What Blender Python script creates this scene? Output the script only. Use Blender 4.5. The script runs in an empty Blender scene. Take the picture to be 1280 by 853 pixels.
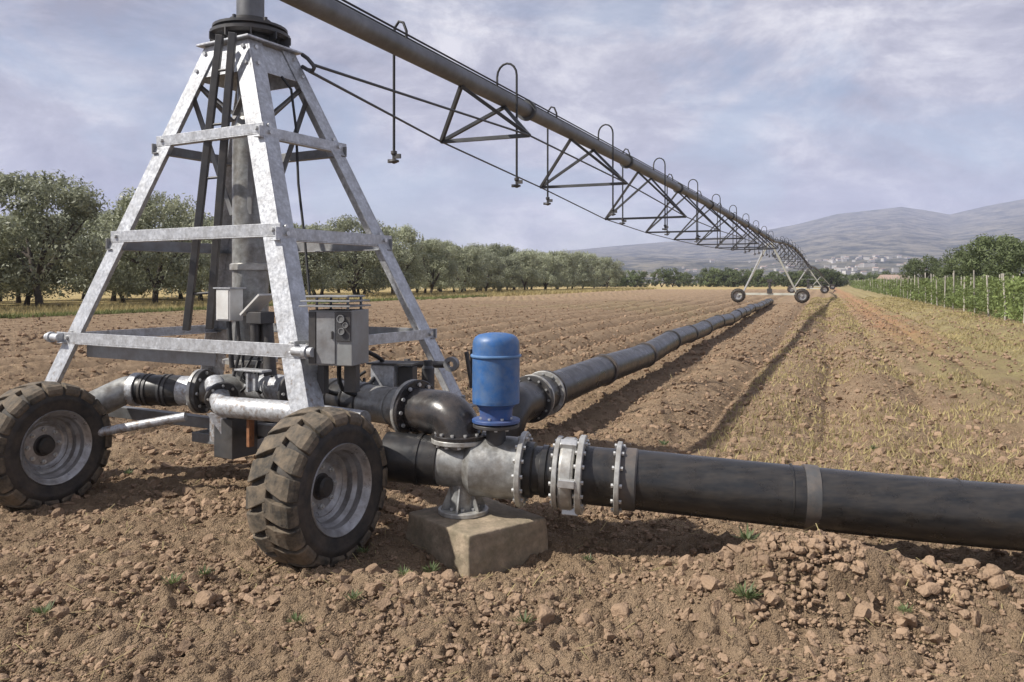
import bpy, math, random
import numpy as np
from mathutils import Vector, Matrix

random.seed(7); rng = np.random.default_rng(7)
S = bpy.context.scene; COL = S.collection
R = math.radians; PI = math.pi

# ------------------------------------------------------------------ camera, sky, sun, exposure
H, F, HV = 1.65, 1000.0, 352.0
cam = bpy.data.cameras.new('camera'); camo = bpy.data.objects.new('camera', cam); COL.objects.link(camo)
camo.location = (0, 0, H); camo.rotation_euler = (R(90), 0, 0)
cam.sensor_width = 36; cam.lens = 36 * F / 1280.0
cam.shift_y = -(426.5 - HV) / 1280.0
cam.clip_start = .05; cam.clip_end = 30000
S.camera = camo

SUN = Vector((-.74, -.22, .78)).normalized()          # towards the sun
world = bpy.data.worlds.new('World'); S.world = world; world.use_nodes = True
nt = world.node_tree; N = nt.nodes; N.clear(); LK = nt.links
out = N.new('ShaderNodeOutputWorld'); bg = N.new('ShaderNodeBackground'); bg.inputs[1].default_value = .094
sky = N.new('ShaderNodeTexSky'); sky.sky_type = 'NISHITA'; sky.sun_disc = False
sky.sun_elevation = math.asin(SUN.z); sky.sun_rotation = math.atan2(SUN.x, SUN.y)
tc = N.new('ShaderNodeTexCoord'); mp = N.new('ShaderNodeMapping'); mp.inputs['Scale'].default_value = (1.0, 1.0, 2.2)
LK.new(tc.outputs['Generated'], mp.inputs[0])
n1 = N.new('ShaderNodeTexNoise'); n1.inputs['Scale'].default_value = 3.2; n1.inputs['Detail'].default_value = 9; n1.inputs['Roughness'].default_value = .58; n1.inputs['Distortion'].default_value = .5
n2 = N.new('ShaderNodeTexNoise'); n2.inputs['Scale'].default_value = 5.0; n2.inputs['Detail'].default_value = 8; n2.inputs['Roughness'].default_value = .68; n2.inputs['Distortion'].default_value = .3
for n in (n1, n2): LK.new(mp.outputs[0], n.inputs['Vector'])
cr = N.new('ShaderNodeValToRGB')                     # cloud cover: 1 = cloud, 0 = open blue
cr.color_ramp.elements[0].position = .40; cr.color_ramp.elements[0].color = (.42, .42, .42, 1)
cr.color_ramp.elements[1].position = .54; cr.color_ramp.elements[1].color = (1, 1, 1, 1)
LK.new(n1.outputs[0], cr.inputs[0])
cc = N.new('ShaderNodeValToRGB')                     # cloud colour, dark bellies to pale tops
cc.color_ramp.elements[0].position = .35; cc.color_ramp.elements[0].color = (.265, .27, .345, 1)
cc.color_ramp.elements[1].position = .64; cc.color_ramp.elements[1].color = (.70, .69, .73, 1)
e = cc.color_ramp.elements.new(.5); e.color = (.43, .43, .505, 1)
LK.new(n2.outputs[0], cc.inputs[0])
sc_ = N.new('ShaderNodeVectorMath'); sc_.operation = 'SCALE'; sc_.inputs['Scale'].default_value = 9.9
LK.new(cc.outputs[0], sc_.inputs[0])
mx = N.new('ShaderNodeMix'); mx.data_type = 'RGBA'
LK.new(cr.outputs[0], mx.inputs['Factor']); LK.new(sky.outputs[0], mx.inputs[6]); LK.new(sc_.outputs[0], mx.inputs[7])
LK.new(mx.outputs[2], bg.inputs[0]); LK.new(bg.outputs[0], out.inputs[0])

sun = bpy.data.lights.new('sun', 'SUN'); sun.energy = 5.0; sun.angle = R(1.0); sun.color = (1, .95, .87)
suno = bpy.data.objects.new('sun', sun); COL.objects.link(suno)
suno.rotation_euler = SUN.to_track_quat('Z', 'Y').to_euler()
S.view_settings.view_transform = 'Standard'; S.view_settings.look = 'None'
S.view_settings.exposure = 0.34; S.view_settings.gamma = 1.0; S.view_settings.use_curve_mapping = False
S.cycles.max_bounces = 5; S.cycles.diffuse_bounces = 3; S.cycles.volume_bounces = 1
S.cycles.transparent_max_bounces = 4

# ------------------------------------------------------------------ helpers
def at(u, v, d): return Vector(((u - 640) / F * d, d, H - (v - HV) / F * d))     # a photo pixel at a distance

def material(name, base, rough=.7, metal=0., var=.0, vscale=6., dark=None, bump=0., bscale=40., dust=None, dust_amt=.5, dscale=5., rnd=0., spec=.5, mud=False, stretch=None):
    m = bpy.data.materials.new(name); m.use_nodes = True; t = m.node_tree; ns = t.nodes; lk = t.links
    b = ns['Principled BSDF']; b.inputs['Roughness'].default_value = rough; b.inputs['Metallic'].default_value = metal
    b.inputs['Specular IOR Level'].default_value = spec
    co = ns.new('ShaderNodeTexCoord')
    vec = co.outputs['Object']
    if stretch:
        mpp = ns.new('ShaderNodeMapping'); mpp.inputs['Scale'].default_value = stretch; mpp.inputs['Rotation'].default_value = (0, 0, R(11.4)); lk.new(vec, mpp.inputs[0]); vec = mpp.outputs[0]
    rgb = ns.new('ShaderNodeRGB'); rgb.outputs[0].default_value = (*base, 1); col = rgb.outputs[0]
    if var:
        n = ns.new('ShaderNodeTexNoise'); n.inputs['Scale'].default_value = vscale; n.inputs['Detail'].default_value = 6; n.inputs['Roughness'].default_value = .65
        lk.new(co.outputs['Object'], n.inputs['Vector'])
        rp = ns.new('ShaderNodeMapRange'); rp.inputs[1].default_value = .3; rp.inputs[2].default_value = .7
        rp.inputs[3].default_value = 1 - var; rp.inputs[4].default_value = 1 + var
        lk.new(n.outputs[0], rp.inputs[0])
        mu = ns.new('ShaderNodeVectorMath'); mu.operation = 'SCALE'; lk.new(col, mu.inputs[0]); lk.new(rp.outputs[0], mu.inputs['Scale']); col = mu.outputs[0]
        rr = ns.new('ShaderNodeMapRange'); rr.inputs[1].default_value = .3; rr.inputs[2].default_value = .7
        rr.inputs[3].default_value = max(.05, rough - .12); rr.inputs[4].default_value = min(1, rough + .12)
        lk.new(n.outputs[0], rr.inputs[0]); lk.new(rr.outputs[0], b.inputs['Roughness'])
    if dust:
        n = ns.new('ShaderNodeTexNoise'); n.inputs['Scale'].default_value = dscale; n.inputs['Detail'].default_value = 8; n.inputs['Roughness'].default_value = .7
        lk.new(vec, n.inputs['Vector'])
        rp = ns.new('ShaderNodeMapRange'); rp.inputs[1].default_value = .38; rp.inputs[2].default_value = .68
        rp.inputs[3].default_value = 0; rp.inputs[4].default_value = dust_amt; lk.new(n.outputs[0], rp.inputs[0])
        x = ns.new('ShaderNodeMix'); x.data_type = 'RGBA'; lk.new(rp.outputs[0], x.inputs['Factor']); lk.new(col, x.inputs[6]); x.inputs[7].default_value = (*dust, 1); col = x.outputs[2]
    if mud:                                            # soil splashed up from the ground
        g = ns.new('ShaderNodeNewGeometry'); sx = ns.new('ShaderNodeSeparateXYZ'); lk.new(g.outputs['Position'], sx.inputs[0])
        n = ns.new('ShaderNodeTexNoise'); n.inputs['Scale'].default_value = 22; n.inputs['Detail'].default_value = 9; n.inputs['Roughness'].default_value = .75; lk.new(co.outputs['Object'], n.inputs['Vector'])
        r1 = ns.new('ShaderNodeMapRange'); r1.inputs[1].default_value = 2.0; r1.inputs[2].default_value = .35; r1.inputs[3].default_value = -.22; r1.inputs[4].default_value = .04; lk.new(sx.outputs[2], r1.inputs[0])
        ad = ns.new('ShaderNodeMath'); lk.new(n.outputs[0], ad.inputs[0]); lk.new(r1.outputs[0], ad.inputs[1])
        r2 = ns.new('ShaderNodeMapRange'); r2.inputs[1].default_value = .5; r2.inputs[2].default_value = .62; r2.inputs[4].default_value = .8; lk.new(ad.outputs[0], r2.inputs[0])
        x = ns.new('ShaderNodeMix'); x.data_type = 'RGBA'; lk.new(r2.outputs[0], x.inputs['Factor']); lk.new(col, x.inputs[6]); x.inputs[7].default_value = (.24, .17, .115, 1); col = x.outputs[2]
    if rnd:
        oi = ns.new('ShaderNodeObjectInfo'); rp = ns.new('ShaderNodeMapRange'); rp.inputs[3].default_value = 1 - rnd; rp.inputs[4].default_value = 1 + rnd
        lk.new(oi.outputs['Random'], rp.inputs[0]); mu = ns.new('ShaderNodeVectorMath'); mu.operation = 'SCALE'; lk.new(col, mu.inputs[0]); lk.new(rp.outputs[0], mu.inputs['Scale']); col = mu.outputs[0]
    lk.new(col, b.inputs['Base Color'])
    if bump:
        n = ns.new('ShaderNodeTexNoise'); n.inputs['Scale'].default_value = bscale; n.inputs['Detail'].default_value = 5
        lk.new(co.outputs['Object'], n.inputs['Vector']); bp = ns.new('ShaderNodeBump'); bp.inputs['Strength'].default_value = bump; bp.inputs['Distance'].default_value = .01
        lk.new(n.outputs[0], bp.inputs['Height']); lk.new(bp.outputs[0], b.inputs['Normal'])
    return m

DUST = (.27, .19, .13)
M = dict(
 galv=material('galvanised_steel', (.52, .535, .56), .45, .42, .28, 38, dust=(.22, .21, .20), dust_amt=.6, dscale=11, bump=.12, bscale=60, mud=True),
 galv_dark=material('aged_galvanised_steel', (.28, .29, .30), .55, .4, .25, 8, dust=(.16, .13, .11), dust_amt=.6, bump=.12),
 steel=material('grey_painted_steel', (.31, .315, .31), .4, .35, .35, 16, dust=(.13, .105, .08), dust_amt=.7, dscale=9, bump=.1),
 flange=material('zinc_flange', (.50, .50, .48), .45, .45, .25, 14, dust=(.2, .16, .12), dust_amt=.6, dscale=11, bump=.1),
 bolt=material('zinc_bolt', (.55, .55, .54), .35, .6, .15, 30),
 black=material('black_polyethylene', (.016, .017, .019), .34, 0, .3, 6, dust=(.075, .062, .05), dust_amt=.5, dscale=9, bump=.05, bscale=25),
 black_front=material('scuffed_black_polyethylene', (.015, .016, .018), .32, 0, .3, 9, dust=(.075, .062, .05), dust_amt=.5, dscale=9, bump=.05, bscale=25, mud=False, stretch=(.35, 2.2, 2.2)),
 blacksteel=material('black_enamel', (.020, .020, .022), .26, 0, .3, 5, dust=(.13, .10, .08), dust_amt=.4, dscale=7, bump=.06),
 darkmetal=material('dark_steel', (.055, .056, .06), .5, .2, .3, 9, dust=(.12, .10, .08), dust_amt=.5, bump=.1),
 sleeve=material('grey_weld_sleeve', (.065, .065, .066), .5, 0, .2, 8, dust=DUST, dust_amt=.4),
 rubber=material('tyre_rubber', (.020, .020, .020), .75, 0, .3, 12, dust=(.11, .085, .065), dust_amt=.6, dscale=7, bump=.2, bscale=50),
 tread=material('dusty_tread_rubber', (.055, .048, .038), .9, 0, .35, 18, dust=(.25, .19, .13), dust_amt=.72, dscale=9, bump=.35, bscale=60),
 rim=material('grey_rim_paint', (.42, .42, .43), .35, .5, .3, 10, dust=(.12, .10, .08), dust_amt=.7, dscale=8),
 hub=material('dark_hub', (.03, .03, .03), .6, .1, .3, 14, dust=(.12, .09, .07), dust_amt=.6),
 blue=material('blue_enamel', (.026, .105, .29), .42, 0, .2, 12, dust=(.12, .17, .25), dust_amt=.7, dscale=13, bump=.04),
 blueband=material('pale_blue_band', (.10, .20, .38), .4, 0, .2, 12),
 bluedark=material('blue_rubber', (.018, .075, .24), .5, 0, .2, 9, dust=DUST, dust_amt=.3),
 box=material('pale_enclosure', (.62, .62, .60), .5, 0, .1, 8, dust=(.38, .33, .28), dust_amt=.5),
 cabinet=material('grey_cabinet', (.26, .27, .27), .5, .1, .2, 6, dust=(.17, .14, .12), dust_amt=.5),
 glass=material('gauge_glass', (.05, .055, .06), .15, 0, 0),
 dial=material('gauge_dial', (.16, .16, .155), .35),
 rust=material('rusty_steel', (.23, .10, .045), .8, 0, .4, 16, bump=.2),
 concrete=material('earthy_concrete', (.31, .245, .175), .95, 0, .35, 14, dust=(.15, .13, .085), dust_amt=.85, dscale=8, bump=.6, bscale=35),
 cable=material('black_cable', (.015, .015, .016), .6),
 pipe_galv=material('weathered_span_pipe', (.18, .183, .19), .5, .45, .35, 2.5, dust=(.055, .05, .048), dust_amt=.6, dscale=1.5),
 strut=material('span_steel', (.075, .077, .08), .55, .35, .25, 3),
 pale_leg=material('pale_tower_steel', (.55, .55, .48), .55, .2, .15, 3),
 wood=material('grey_stake_wood', (.40, .37, .32), .85, 0, .3, 6, rnd=.3),
 bark=material('olive_bark', (.075, .06, .048), .95, 0, .4, 4, bump=.8, bscale=12),
 olive=material('olive_leaf', (.29, .305, .205), .5, 0, .4, .9, rnd=.18, spec=.4),
 darkleaf=material('dark_leaf', (.11, .135, .06), .6, 0, .45, .8, rnd=.25, spec=.3),
 vine=material('vine_leaf', (.155, .195, .068), .6, 0, .4, 1.2, rnd=.3, spec=.3),
 weed=material('weed_leaf', (.11, .145, .055), .6, 0, .3, 8, rnd=.2),
 straw=material('dry_grass', (.36, .30, .15), .85, 0, .4, .3, spec=.2),
 grass=material('green_grass', (.17, .19, .075), .8, 0, .4, .25, spec=.2),
 clod=material('soil_clod', (.275, .192, .13), .98, 0, .34, 3, bump=1.0, bscale=80, spec=.1),
 wall=material('pale_render', (.44, .42, .39), .8, 0, 0, rnd=.25),
 roof=material('roof_tile', (.30, .22, .18), .85, 0, 0, rnd=.3),
 window=material('dark_window', (.05, .055, .06), .3),
)

def leafy(m, f=.25, tint=1.4):
    t = m.node_tree; b = t.nodes['Principled BSDF']; o = t.nodes['Material Output']; tr = t.nodes.new('ShaderNodeBsdfTranslucent'); x = t.nodes.new('ShaderNodeMixShader'); x.inputs[0].default_value = f
    src = b.inputs['Base Color'].links[0].from_socket; k = t.nodes.new('ShaderNodeVectorMath'); k.operation = 'SCALE'; k.inputs['Scale'].default_value = tint
    t.links.new(src, k.inputs[0]); t.links.new(k.outputs[0], tr.inputs[0]); t.links.new(b.outputs[0], x.inputs[1]); t.links.new(tr.outputs[0], x.inputs[2]); t.links.new(x.outputs[0], o.inputs[0])
for k_ in ('olive', 'darkleaf', 'vine', 'weed', 'straw', 'grass'): leafy(M[k_])

class MB:
    def __init__(s): s.v = []; s.f = []; s.sm = []
    def add(s, vs, fs, smooth=False):
        o = len(s.v); s.v += [tuple(v) for v in vs]; s.f += [tuple(i + o for i in f) for f in fs]; s.sm += [smooth] * len(fs)
    def hexa(s, o, a, b, c):                      # corner + three edge vectors
        o, a, b, c = Vector(o), Vector(a), Vector(b), Vector(c)
        if a.cross(b).dot(c) < 0: a, b = b, a
        s.add([o, o + a, o + a + b, o + b, o + c, o + a + c, o + a + b + c, o + b + c],
              [(0, 3, 2, 1), (4, 5, 6, 7), (0, 1, 5, 4), (1, 2, 6, 5), (2, 3, 7, 6), (3, 0, 4, 7)])
    def box(s, c, x, y, z):                       # centre + full-size edge vectors
        c, x, y, z = Vector(c), Vector(x), Vector(y), Vector(z); s.hexa(c - (x + y + z) / 2, x, y, z)
    def bar(s, p, q, w, h, side=None):            # rectangular bar; w along side, h along the other normal
        p, q = Vector(p), Vector(q); d = (q - p).normalized()
        sd = Vector(side) if side is not None else Vector((0, 0, 1)).cross(d)
        sd = (sd - d * sd.dot(d)).normalized(); up = d.cross(sd)
        s.hexa(p - sd * w / 2 - up * h / 2, q - p, sd * w, up * h)
    def tube(s, pts, r, n=16, cap=True, smooth=True):
        pts = [Vector(p) for p in pts]; rs = r if isinstance(r, (list, tuple)) else [r] * len(pts)
        rings = []; prev = None
        for i, p in enumerate(pts):
            d = (pts[min(i + 1, len(pts) - 1)] - pts[max(i - 1, 0)]).normalized()
            if prev is None: a = d.orthogonal().normalized()
            else: a = (prev - d * prev.dot(d)).normalized()
            prev = a; b = d.cross(a)
            rings.append([p + (a * math.cos(2 * PI * k / n) + b * math.sin(2 * PI * k / n)) * rs[i] for k in range(n)])
        vs = [v for rg in rings for v in rg]; fs = []
        for i in range(len(pts) - 1):
            for k in range(n): fs.append((i * n + k, i * n + (k + 1) % n, (i + 1) * n + (k + 1) % n, (i + 1) * n + k))
        s.add(vs, fs, smooth)
        if cap:
            s.add(rings[0], [tuple(range(n))[::-1]]); s.add(rings[-1], [tuple(range(n))])
    def lathe(s, c, axis, prof, n=32, sharp=True):  # prof: (radius, distance along axis)
        c = Vector(c); ax = Vector(axis).normalized(); a = ax.orthogonal().normalized(); b = ax.cross(a)
        rg = lambda r, h: [c + ax * h + (a * math.cos(2 * PI * k / n) + b * math.sin(2 * PI * k / n)) * r for k in range(n)]
        if sharp:
            for (r0, h0), (r1, h1) in zip(prof, prof[1:]):
                s.add(rg(r0, h0) + rg(r1, h1), [(k, (k + 1) % n, n + (k + 1) % n, n + k) for k in range(n)], True)
        else:
            vs = [v for r_, h_ in prof for v in rg(r_, h_)]
            s.add(vs, [(i * n + k, i * n + (k + 1) % n, (i + 1) * n + (k + 1) % n, (i + 1) * n + k) for i in range(len(prof) - 1) for k in range(n)], True)
    def disc(s, c, axis, r, h, n=28, r_in=0.0):
        p = [(r_in, 0), (r, 0), (r, h), (r_in, h)]
        if r_in > 0: p.append((r_in, 0))
        s.lathe(c, axis, p, n)
    def mesh(s, name, m):
        me = bpy.data.meshes.new(name); me.from_pydata(s.v, [], s.f); me.materials.append(m)
        me.polygons.foreach_set('use_smooth', s.sm); me.update(); return me
    def obj(s, name, m, parent=None, bevel=0, origin=None, local=False):
        if origin is not None:
            o_ = Vector(origin); s.v = [tuple(Vector(v) - o_) for v in s.v]
        o = bpy.data.objects.new(name, s.mesh(name, m)); COL.objects.link(o)
        if origin is not None: o.location = origin
        if parent is not None: o.parent = parent
        if parent is not None and not local:
            w = Vector((0, 0, 0)); q = parent
            while q is not None: w += q.location; q = q.parent
            o.location = o.location - w
        if bevel:
            b = o.modifiers.new('bevel', 'BEVEL'); b.width = bevel; b.segments = 2; b.limit_method = 'ANGLE'
        return o

def tag(o, label=None, cat=None, group=None, kind=None):
    if label: o['label'] = label
    if cat: o['category'] = cat
    if group: o['group'] = group
    if kind: o['kind'] = kind
    return o
def empty(name, loc, label, cat, group=None):
    o = bpy.data.objects.new(name, None); COL.objects.link(o); o.location = loc; o.empty_display_size = .2
    return tag(o, label, cat, group)
def kids(o): return [c for c in bpy.data.objects if c.parent == o]
def copy_tree(o, parent=None, table=None):
    if table is None:
        table = {}
        for c in bpy.data.objects:
            if c.parent: table.setdefault(c.parent, []).append(c)
    c = o.copy(); COL.objects.link(c)
    if parent is not None: c.parent = parent
    for k in table.get(o, []): copy_tree(k, c, table)
    return c
def raw_mesh(name, V, Fq, m, smooth=False):
    me = bpy.data.meshes.new(name); V = np.asarray(V, np.float32); Fq = np.asarray(Fq, np.int32); k = Fq.shape[1]
    me.vertices.add(len(V)); me.vertices.foreach_set('co', V.ravel())
    me.loops.add(Fq.size); me.loops.foreach_set('vertex_index', Fq.ravel())
    me.polygons.add(len(Fq)); me.polygons.foreach_set('loop_start', np.arange(0, Fq.size, k, dtype=np.int32))
    me.polygons.foreach_set('use_smooth', np.full(len(Fq), smooth, dtype=bool))
    me.materials.append(m); me.update(calc_edges=True); return me
def link(name, me):
    o = bpy.data.objects.new(name, me); COL.objects.link(o); return o

# ------------------------------------------------------------------ terrain
def hsh(ix, iy, k=0):
    h = (ix.astype(np.int64) * 374761393 + iy.astype(np.int64) * 668265263 + k * 974634777) & 0x7fffffff
    h = ((h ^ (h >> 13)) * 1274126177) & 0x7fffffff
    h = (h ^ (h >> 16)) & 0xffffff
    return h / float(0xffffff)
def vnoise(x, y, k=0):
    ix = np.floor(x); iy = np.floor(y); fx = x - ix; fy = y - iy; fx = fx * fx * (3 - 2 * fx); fy = fy * fy * (3 - 2 * fy)
    a = hsh(ix, iy, k); b = hsh(ix + 1, iy, k); c = hsh(ix, iy + 1, k); d = hsh(ix + 1, iy + 1, k)
    return (a * (1 - fx) + b * fx) * (1 - fy) + (c * (1 - fx) + d * fx) * fy
def fbm(x, y, o=4, k=0):
    s = 0; a = .5; t = 0
    for i in range(o): s = s + a * vnoise(x * 2 ** i + 13.7 * i, y * 2 ** i + 7.1 * i, k + i); t += a; a *= .5
    return s / t - .5
def bumps(x, y, s, k):                                # rounded clods on a jittered lattice
    gx = np.floor(x / s); gy = np.floor(y / s); h = np.zeros_like(x)
    for i in (-1, 0, 1):
        for j in (-1, 0, 1):
            cx = gx + i; cy = gy + j
            px = (cx + .15 + .7 * hsh(cx, cy, k)) * s; py = (cy + .15 + .7 * hsh(cx, cy, k + 1)) * s
            r = s * (.25 + .55 * hsh(cx, cy, k + 2)); q = 1 - ((x - px) ** 2 + (y - py) ** 2) / r ** 2
            tl = ((x - px) * (hsh(cx, cy, k + 4) - .5) + (y - py) * (hsh(cx, cy, k + 5) - .5)) * 1.5
            h = np.maximum(h, np.minimum(np.sqrt(np.maximum(q, 0)) * r * .9, np.maximum(r * (.30 + .25 * hsh(cx, cy, k + 3)) + tl, 0)))
    return h
def sst(a, b, x):
    t = np.clip((x - a) / (b - a), 0, 1); return t * t * (3 - 2 * t)
SK = .39
RU = np.array([-3000, -600, 0, 300, 560, 690, 760, 850, 940, 1000, 1047, 1127, 1187, 1234, 1280, 1380, 1550, 1800, 2600, 5000.])
RV = np.array([345, 338, 336, 333, 322, 314, 308, 301, 291, 279, 267, 258, 268, 257, 248, 238, 250, 262, 290, 320.])
def hill(x, y):
    y_ = np.maximum(y, 1.); u = 640 + 1000 * x / y_
    rg = (HV - np.interp(u, RU, RV)) * 5.0
    s = np.clip((y - 750) / 4250, 0, 1.25)
    h = rg * np.minimum(s, 1) ** 1.7
    h = h + fbm(x / 420, y / 420, 5, 40) * 95 * np.clip((y - 800) / 2500, 0, 1) * (y < 5200) * np.clip(1.15 - s, .12, 1)
    return np.where(y > 750, h, 0) * np.clip(1 - (y - 5050) / 450, 0, 1)
def base(x, y):
    w = x - SK * y
    near = np.exp(-np.maximum(y - 6, 0) / 20)
    h = fbm(x * .55, y * .55, 3, 3) * .12 * near + fbm(x * .09, y * .09, 2, 9) * .12
    g = lambda cx, cy, sx, sy, a, rot=0.: a * np.exp(-((((x - cx) * math.cos(rot) + (y - cy) * math.sin(rot)) / sx) ** 2 + ((-(x - cx) * math.sin(rot) + (y - cy) * math.cos(rot)) / sy) ** 2))
    h = h + g(1.42, 4.02, .52, .30, .34) + g(2.3, 3.95, .55, .24, .19) + g(.8, 4.15, .3, .2, .06)
    h = h + g(-1.9, 4.35, .8, .4, .05) + g(-.55, 4.15, .5, .25, .05) - g(.15, 4.9, .7, .35, .09) - g(-.28, 4.62, .42, .24, .07) - g(-.6, 5.6, .9, .5, .05)
    h = h + g(.3, 8.1, .5, .4, .12) + g(2.6, 5.2, .9, .22, .05, -.2)
    furrow = sst(-36, -33, w) * (1 - sst(-4.2, -3.6, w)) * sst(6.5, 10, y) * (1 - sst(150, 175, y))
    ph = w / 1.5 + fbm(x * .15, y * .15, 2, 21) * .35
    h = h + furrow * .40 * (np.abs(np.sin(ph * PI)) ** .8 - .6)
    rf = sst(-2.6, -2.0, w) * (1 - sst(6.2, 6.8, w)) * sst(6.5, 10, y) * (1 - sst(150, 175, y))
    h = h + rf * .2 * (np.abs(np.sin((w / 1.35 + .3 * fbm(x * .15, y * .15, 2, 23)) * PI)) ** .8 - .6)
    for wc, ww, dd in ((-.9, .22, .02), (.35, .2, .12), (2.0, .25, .10), (3.35, .25, .10)):
        h = h - dd * np.exp(-((w - wc + .15 * fbm(y * .15, y * 0, 2, 31)) / ww) ** 2) * sst(6, 12, y)
    return h + hill(x, y)
def ground_z(x, y): return float(base(np.array([float(x)]), np.array([float(y)]))[0])

def tilth(x, y):                                     # how cloddy the soil is (1 ploughed, 0 grass / track)
    w = x - SK * y
    t = 1 - .5 * sst(.6, 3.5, w + 2.0 * fbm(x * .25, y * .25, 2, 5)) * sst(6.0, 10, y)
    t = t * (1 - .6 * sst(3.0, 2.2, y))
    t = np.where((w < -36), .25, t)
    return t
def build_ground():
    a0 = 4.0; ys = [1.4]
    while ys[-1] < 5650: ys.append(ys[-1] * (1.006 if ys[-1] < 5.6 else (1.0017 if ys[-1] < 11.5 else (1.0036 if ys[-1] < 20 else (1.0075 if ys[-1] < 70 else 1.026)))))
    ys = np.array(ys); tx = np.linspace(-1, 1, 1150); tx = np.sign(tx) * np.abs(tx) ** 1.5 * 1.25
    Y = (ys[:, None] - a0) + 0 * tx[None]; X = ys[:, None] * tx[None]
    Z = base(X, Y); w = X - SK * Y; dist = Y + a0; cell = dist * .0027
    T = tilth(X, Y)
    for s, k, amp in ((.33, 100, .13), (.13, 110, .42), (.06, 120, .85), (.03, 130, 1.1)):
        fade = np.clip(2.2 - cell / s * 3.2, 0, 1); near = (Y < 90) & (fade > 0) & (Y > 1.2)
        b = np.zeros_like(Z); b[near] = bumps((X + .09 * fbm(X * 11, Y * 11, 3, 60))[near], (Y + .09 * fbm(X * 11 + 5, Y * 11, 3, 61))[near], s, k)
        Z += (b - s * .12) * amp * fade * T * (.55 + .9 * np.clip(fbm(X * .8, Y * .8, 2, 70) + .5, 0, 1))
    nn = Y < 21; Z[nn] += fbm(X[nn] * 16, Y[nn] * 16, 5, 80) * .06 * np.clip(1 - dist[nn] / 25, 0, 1)
    n, m = Z.shape; idx = np.arange(n * m).reshape(n, m)
    Fq = np.stack([idx[:-1, :-1], idx[:-1, 1:], idx[1:, 1:], idx[1:, :-1]], -1).reshape(-1, 4)
    me = raw_mesh('ground', np.stack([X, Y, Z], -1).reshape(-1, 3), Fq, soil_material(), True)
    nz = fbm(X * .12, Y * .12, 3, 90); nz2 = fbm(X * .6, Y * .6, 3, 95)
    nzs = fbm(w * 1.3, Y * .06, 4, 97); grass = sst(-.4, 4.5, w + 4 * nz + 1.2 * nz2 + 5 * nzs) * (1 - .9 * sst(10.5, 5.0, Y))
    road = sst(1.3, 2.2, w + 1.6 * nz2) * (1 - sst(2.9, 3.9, w + 1.6 * nz2)) * sst(13, 30, Y)
    dry = (1 - sst(-39, -33.0, w + 2.5 * nz2)) + sst(150, 170, Y + 25 * nz) * (1 - sst(230, 420, Y)) * (w < 1)
    left = .35 * sst(.05, .3, nz) * (w < -3.5) * sst(14, 40, Y)
    green = (1 - sst(-34.4, -33.6, w)) * sst(-36.5, -35.5, w) * sst(.3, -.1, nz) * (1 - sst(60, 90, Y))
    far = sst(430, 800, Y)
    cols = np.stack([np.clip(grass + left, 0, 1), np.clip(road, 0, 1), np.clip(dry, 0, 1), np.clip(np.maximum(green, far), 0, 1)], -1).reshape(-1, 4).astype(np.float32)
    a = me.attributes.new('cover', 'FLOAT_COLOR', 'POINT'); a.data.foreach_set('color', cols.ravel())
    return tag(link('ground', me), kind='structure')
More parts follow.
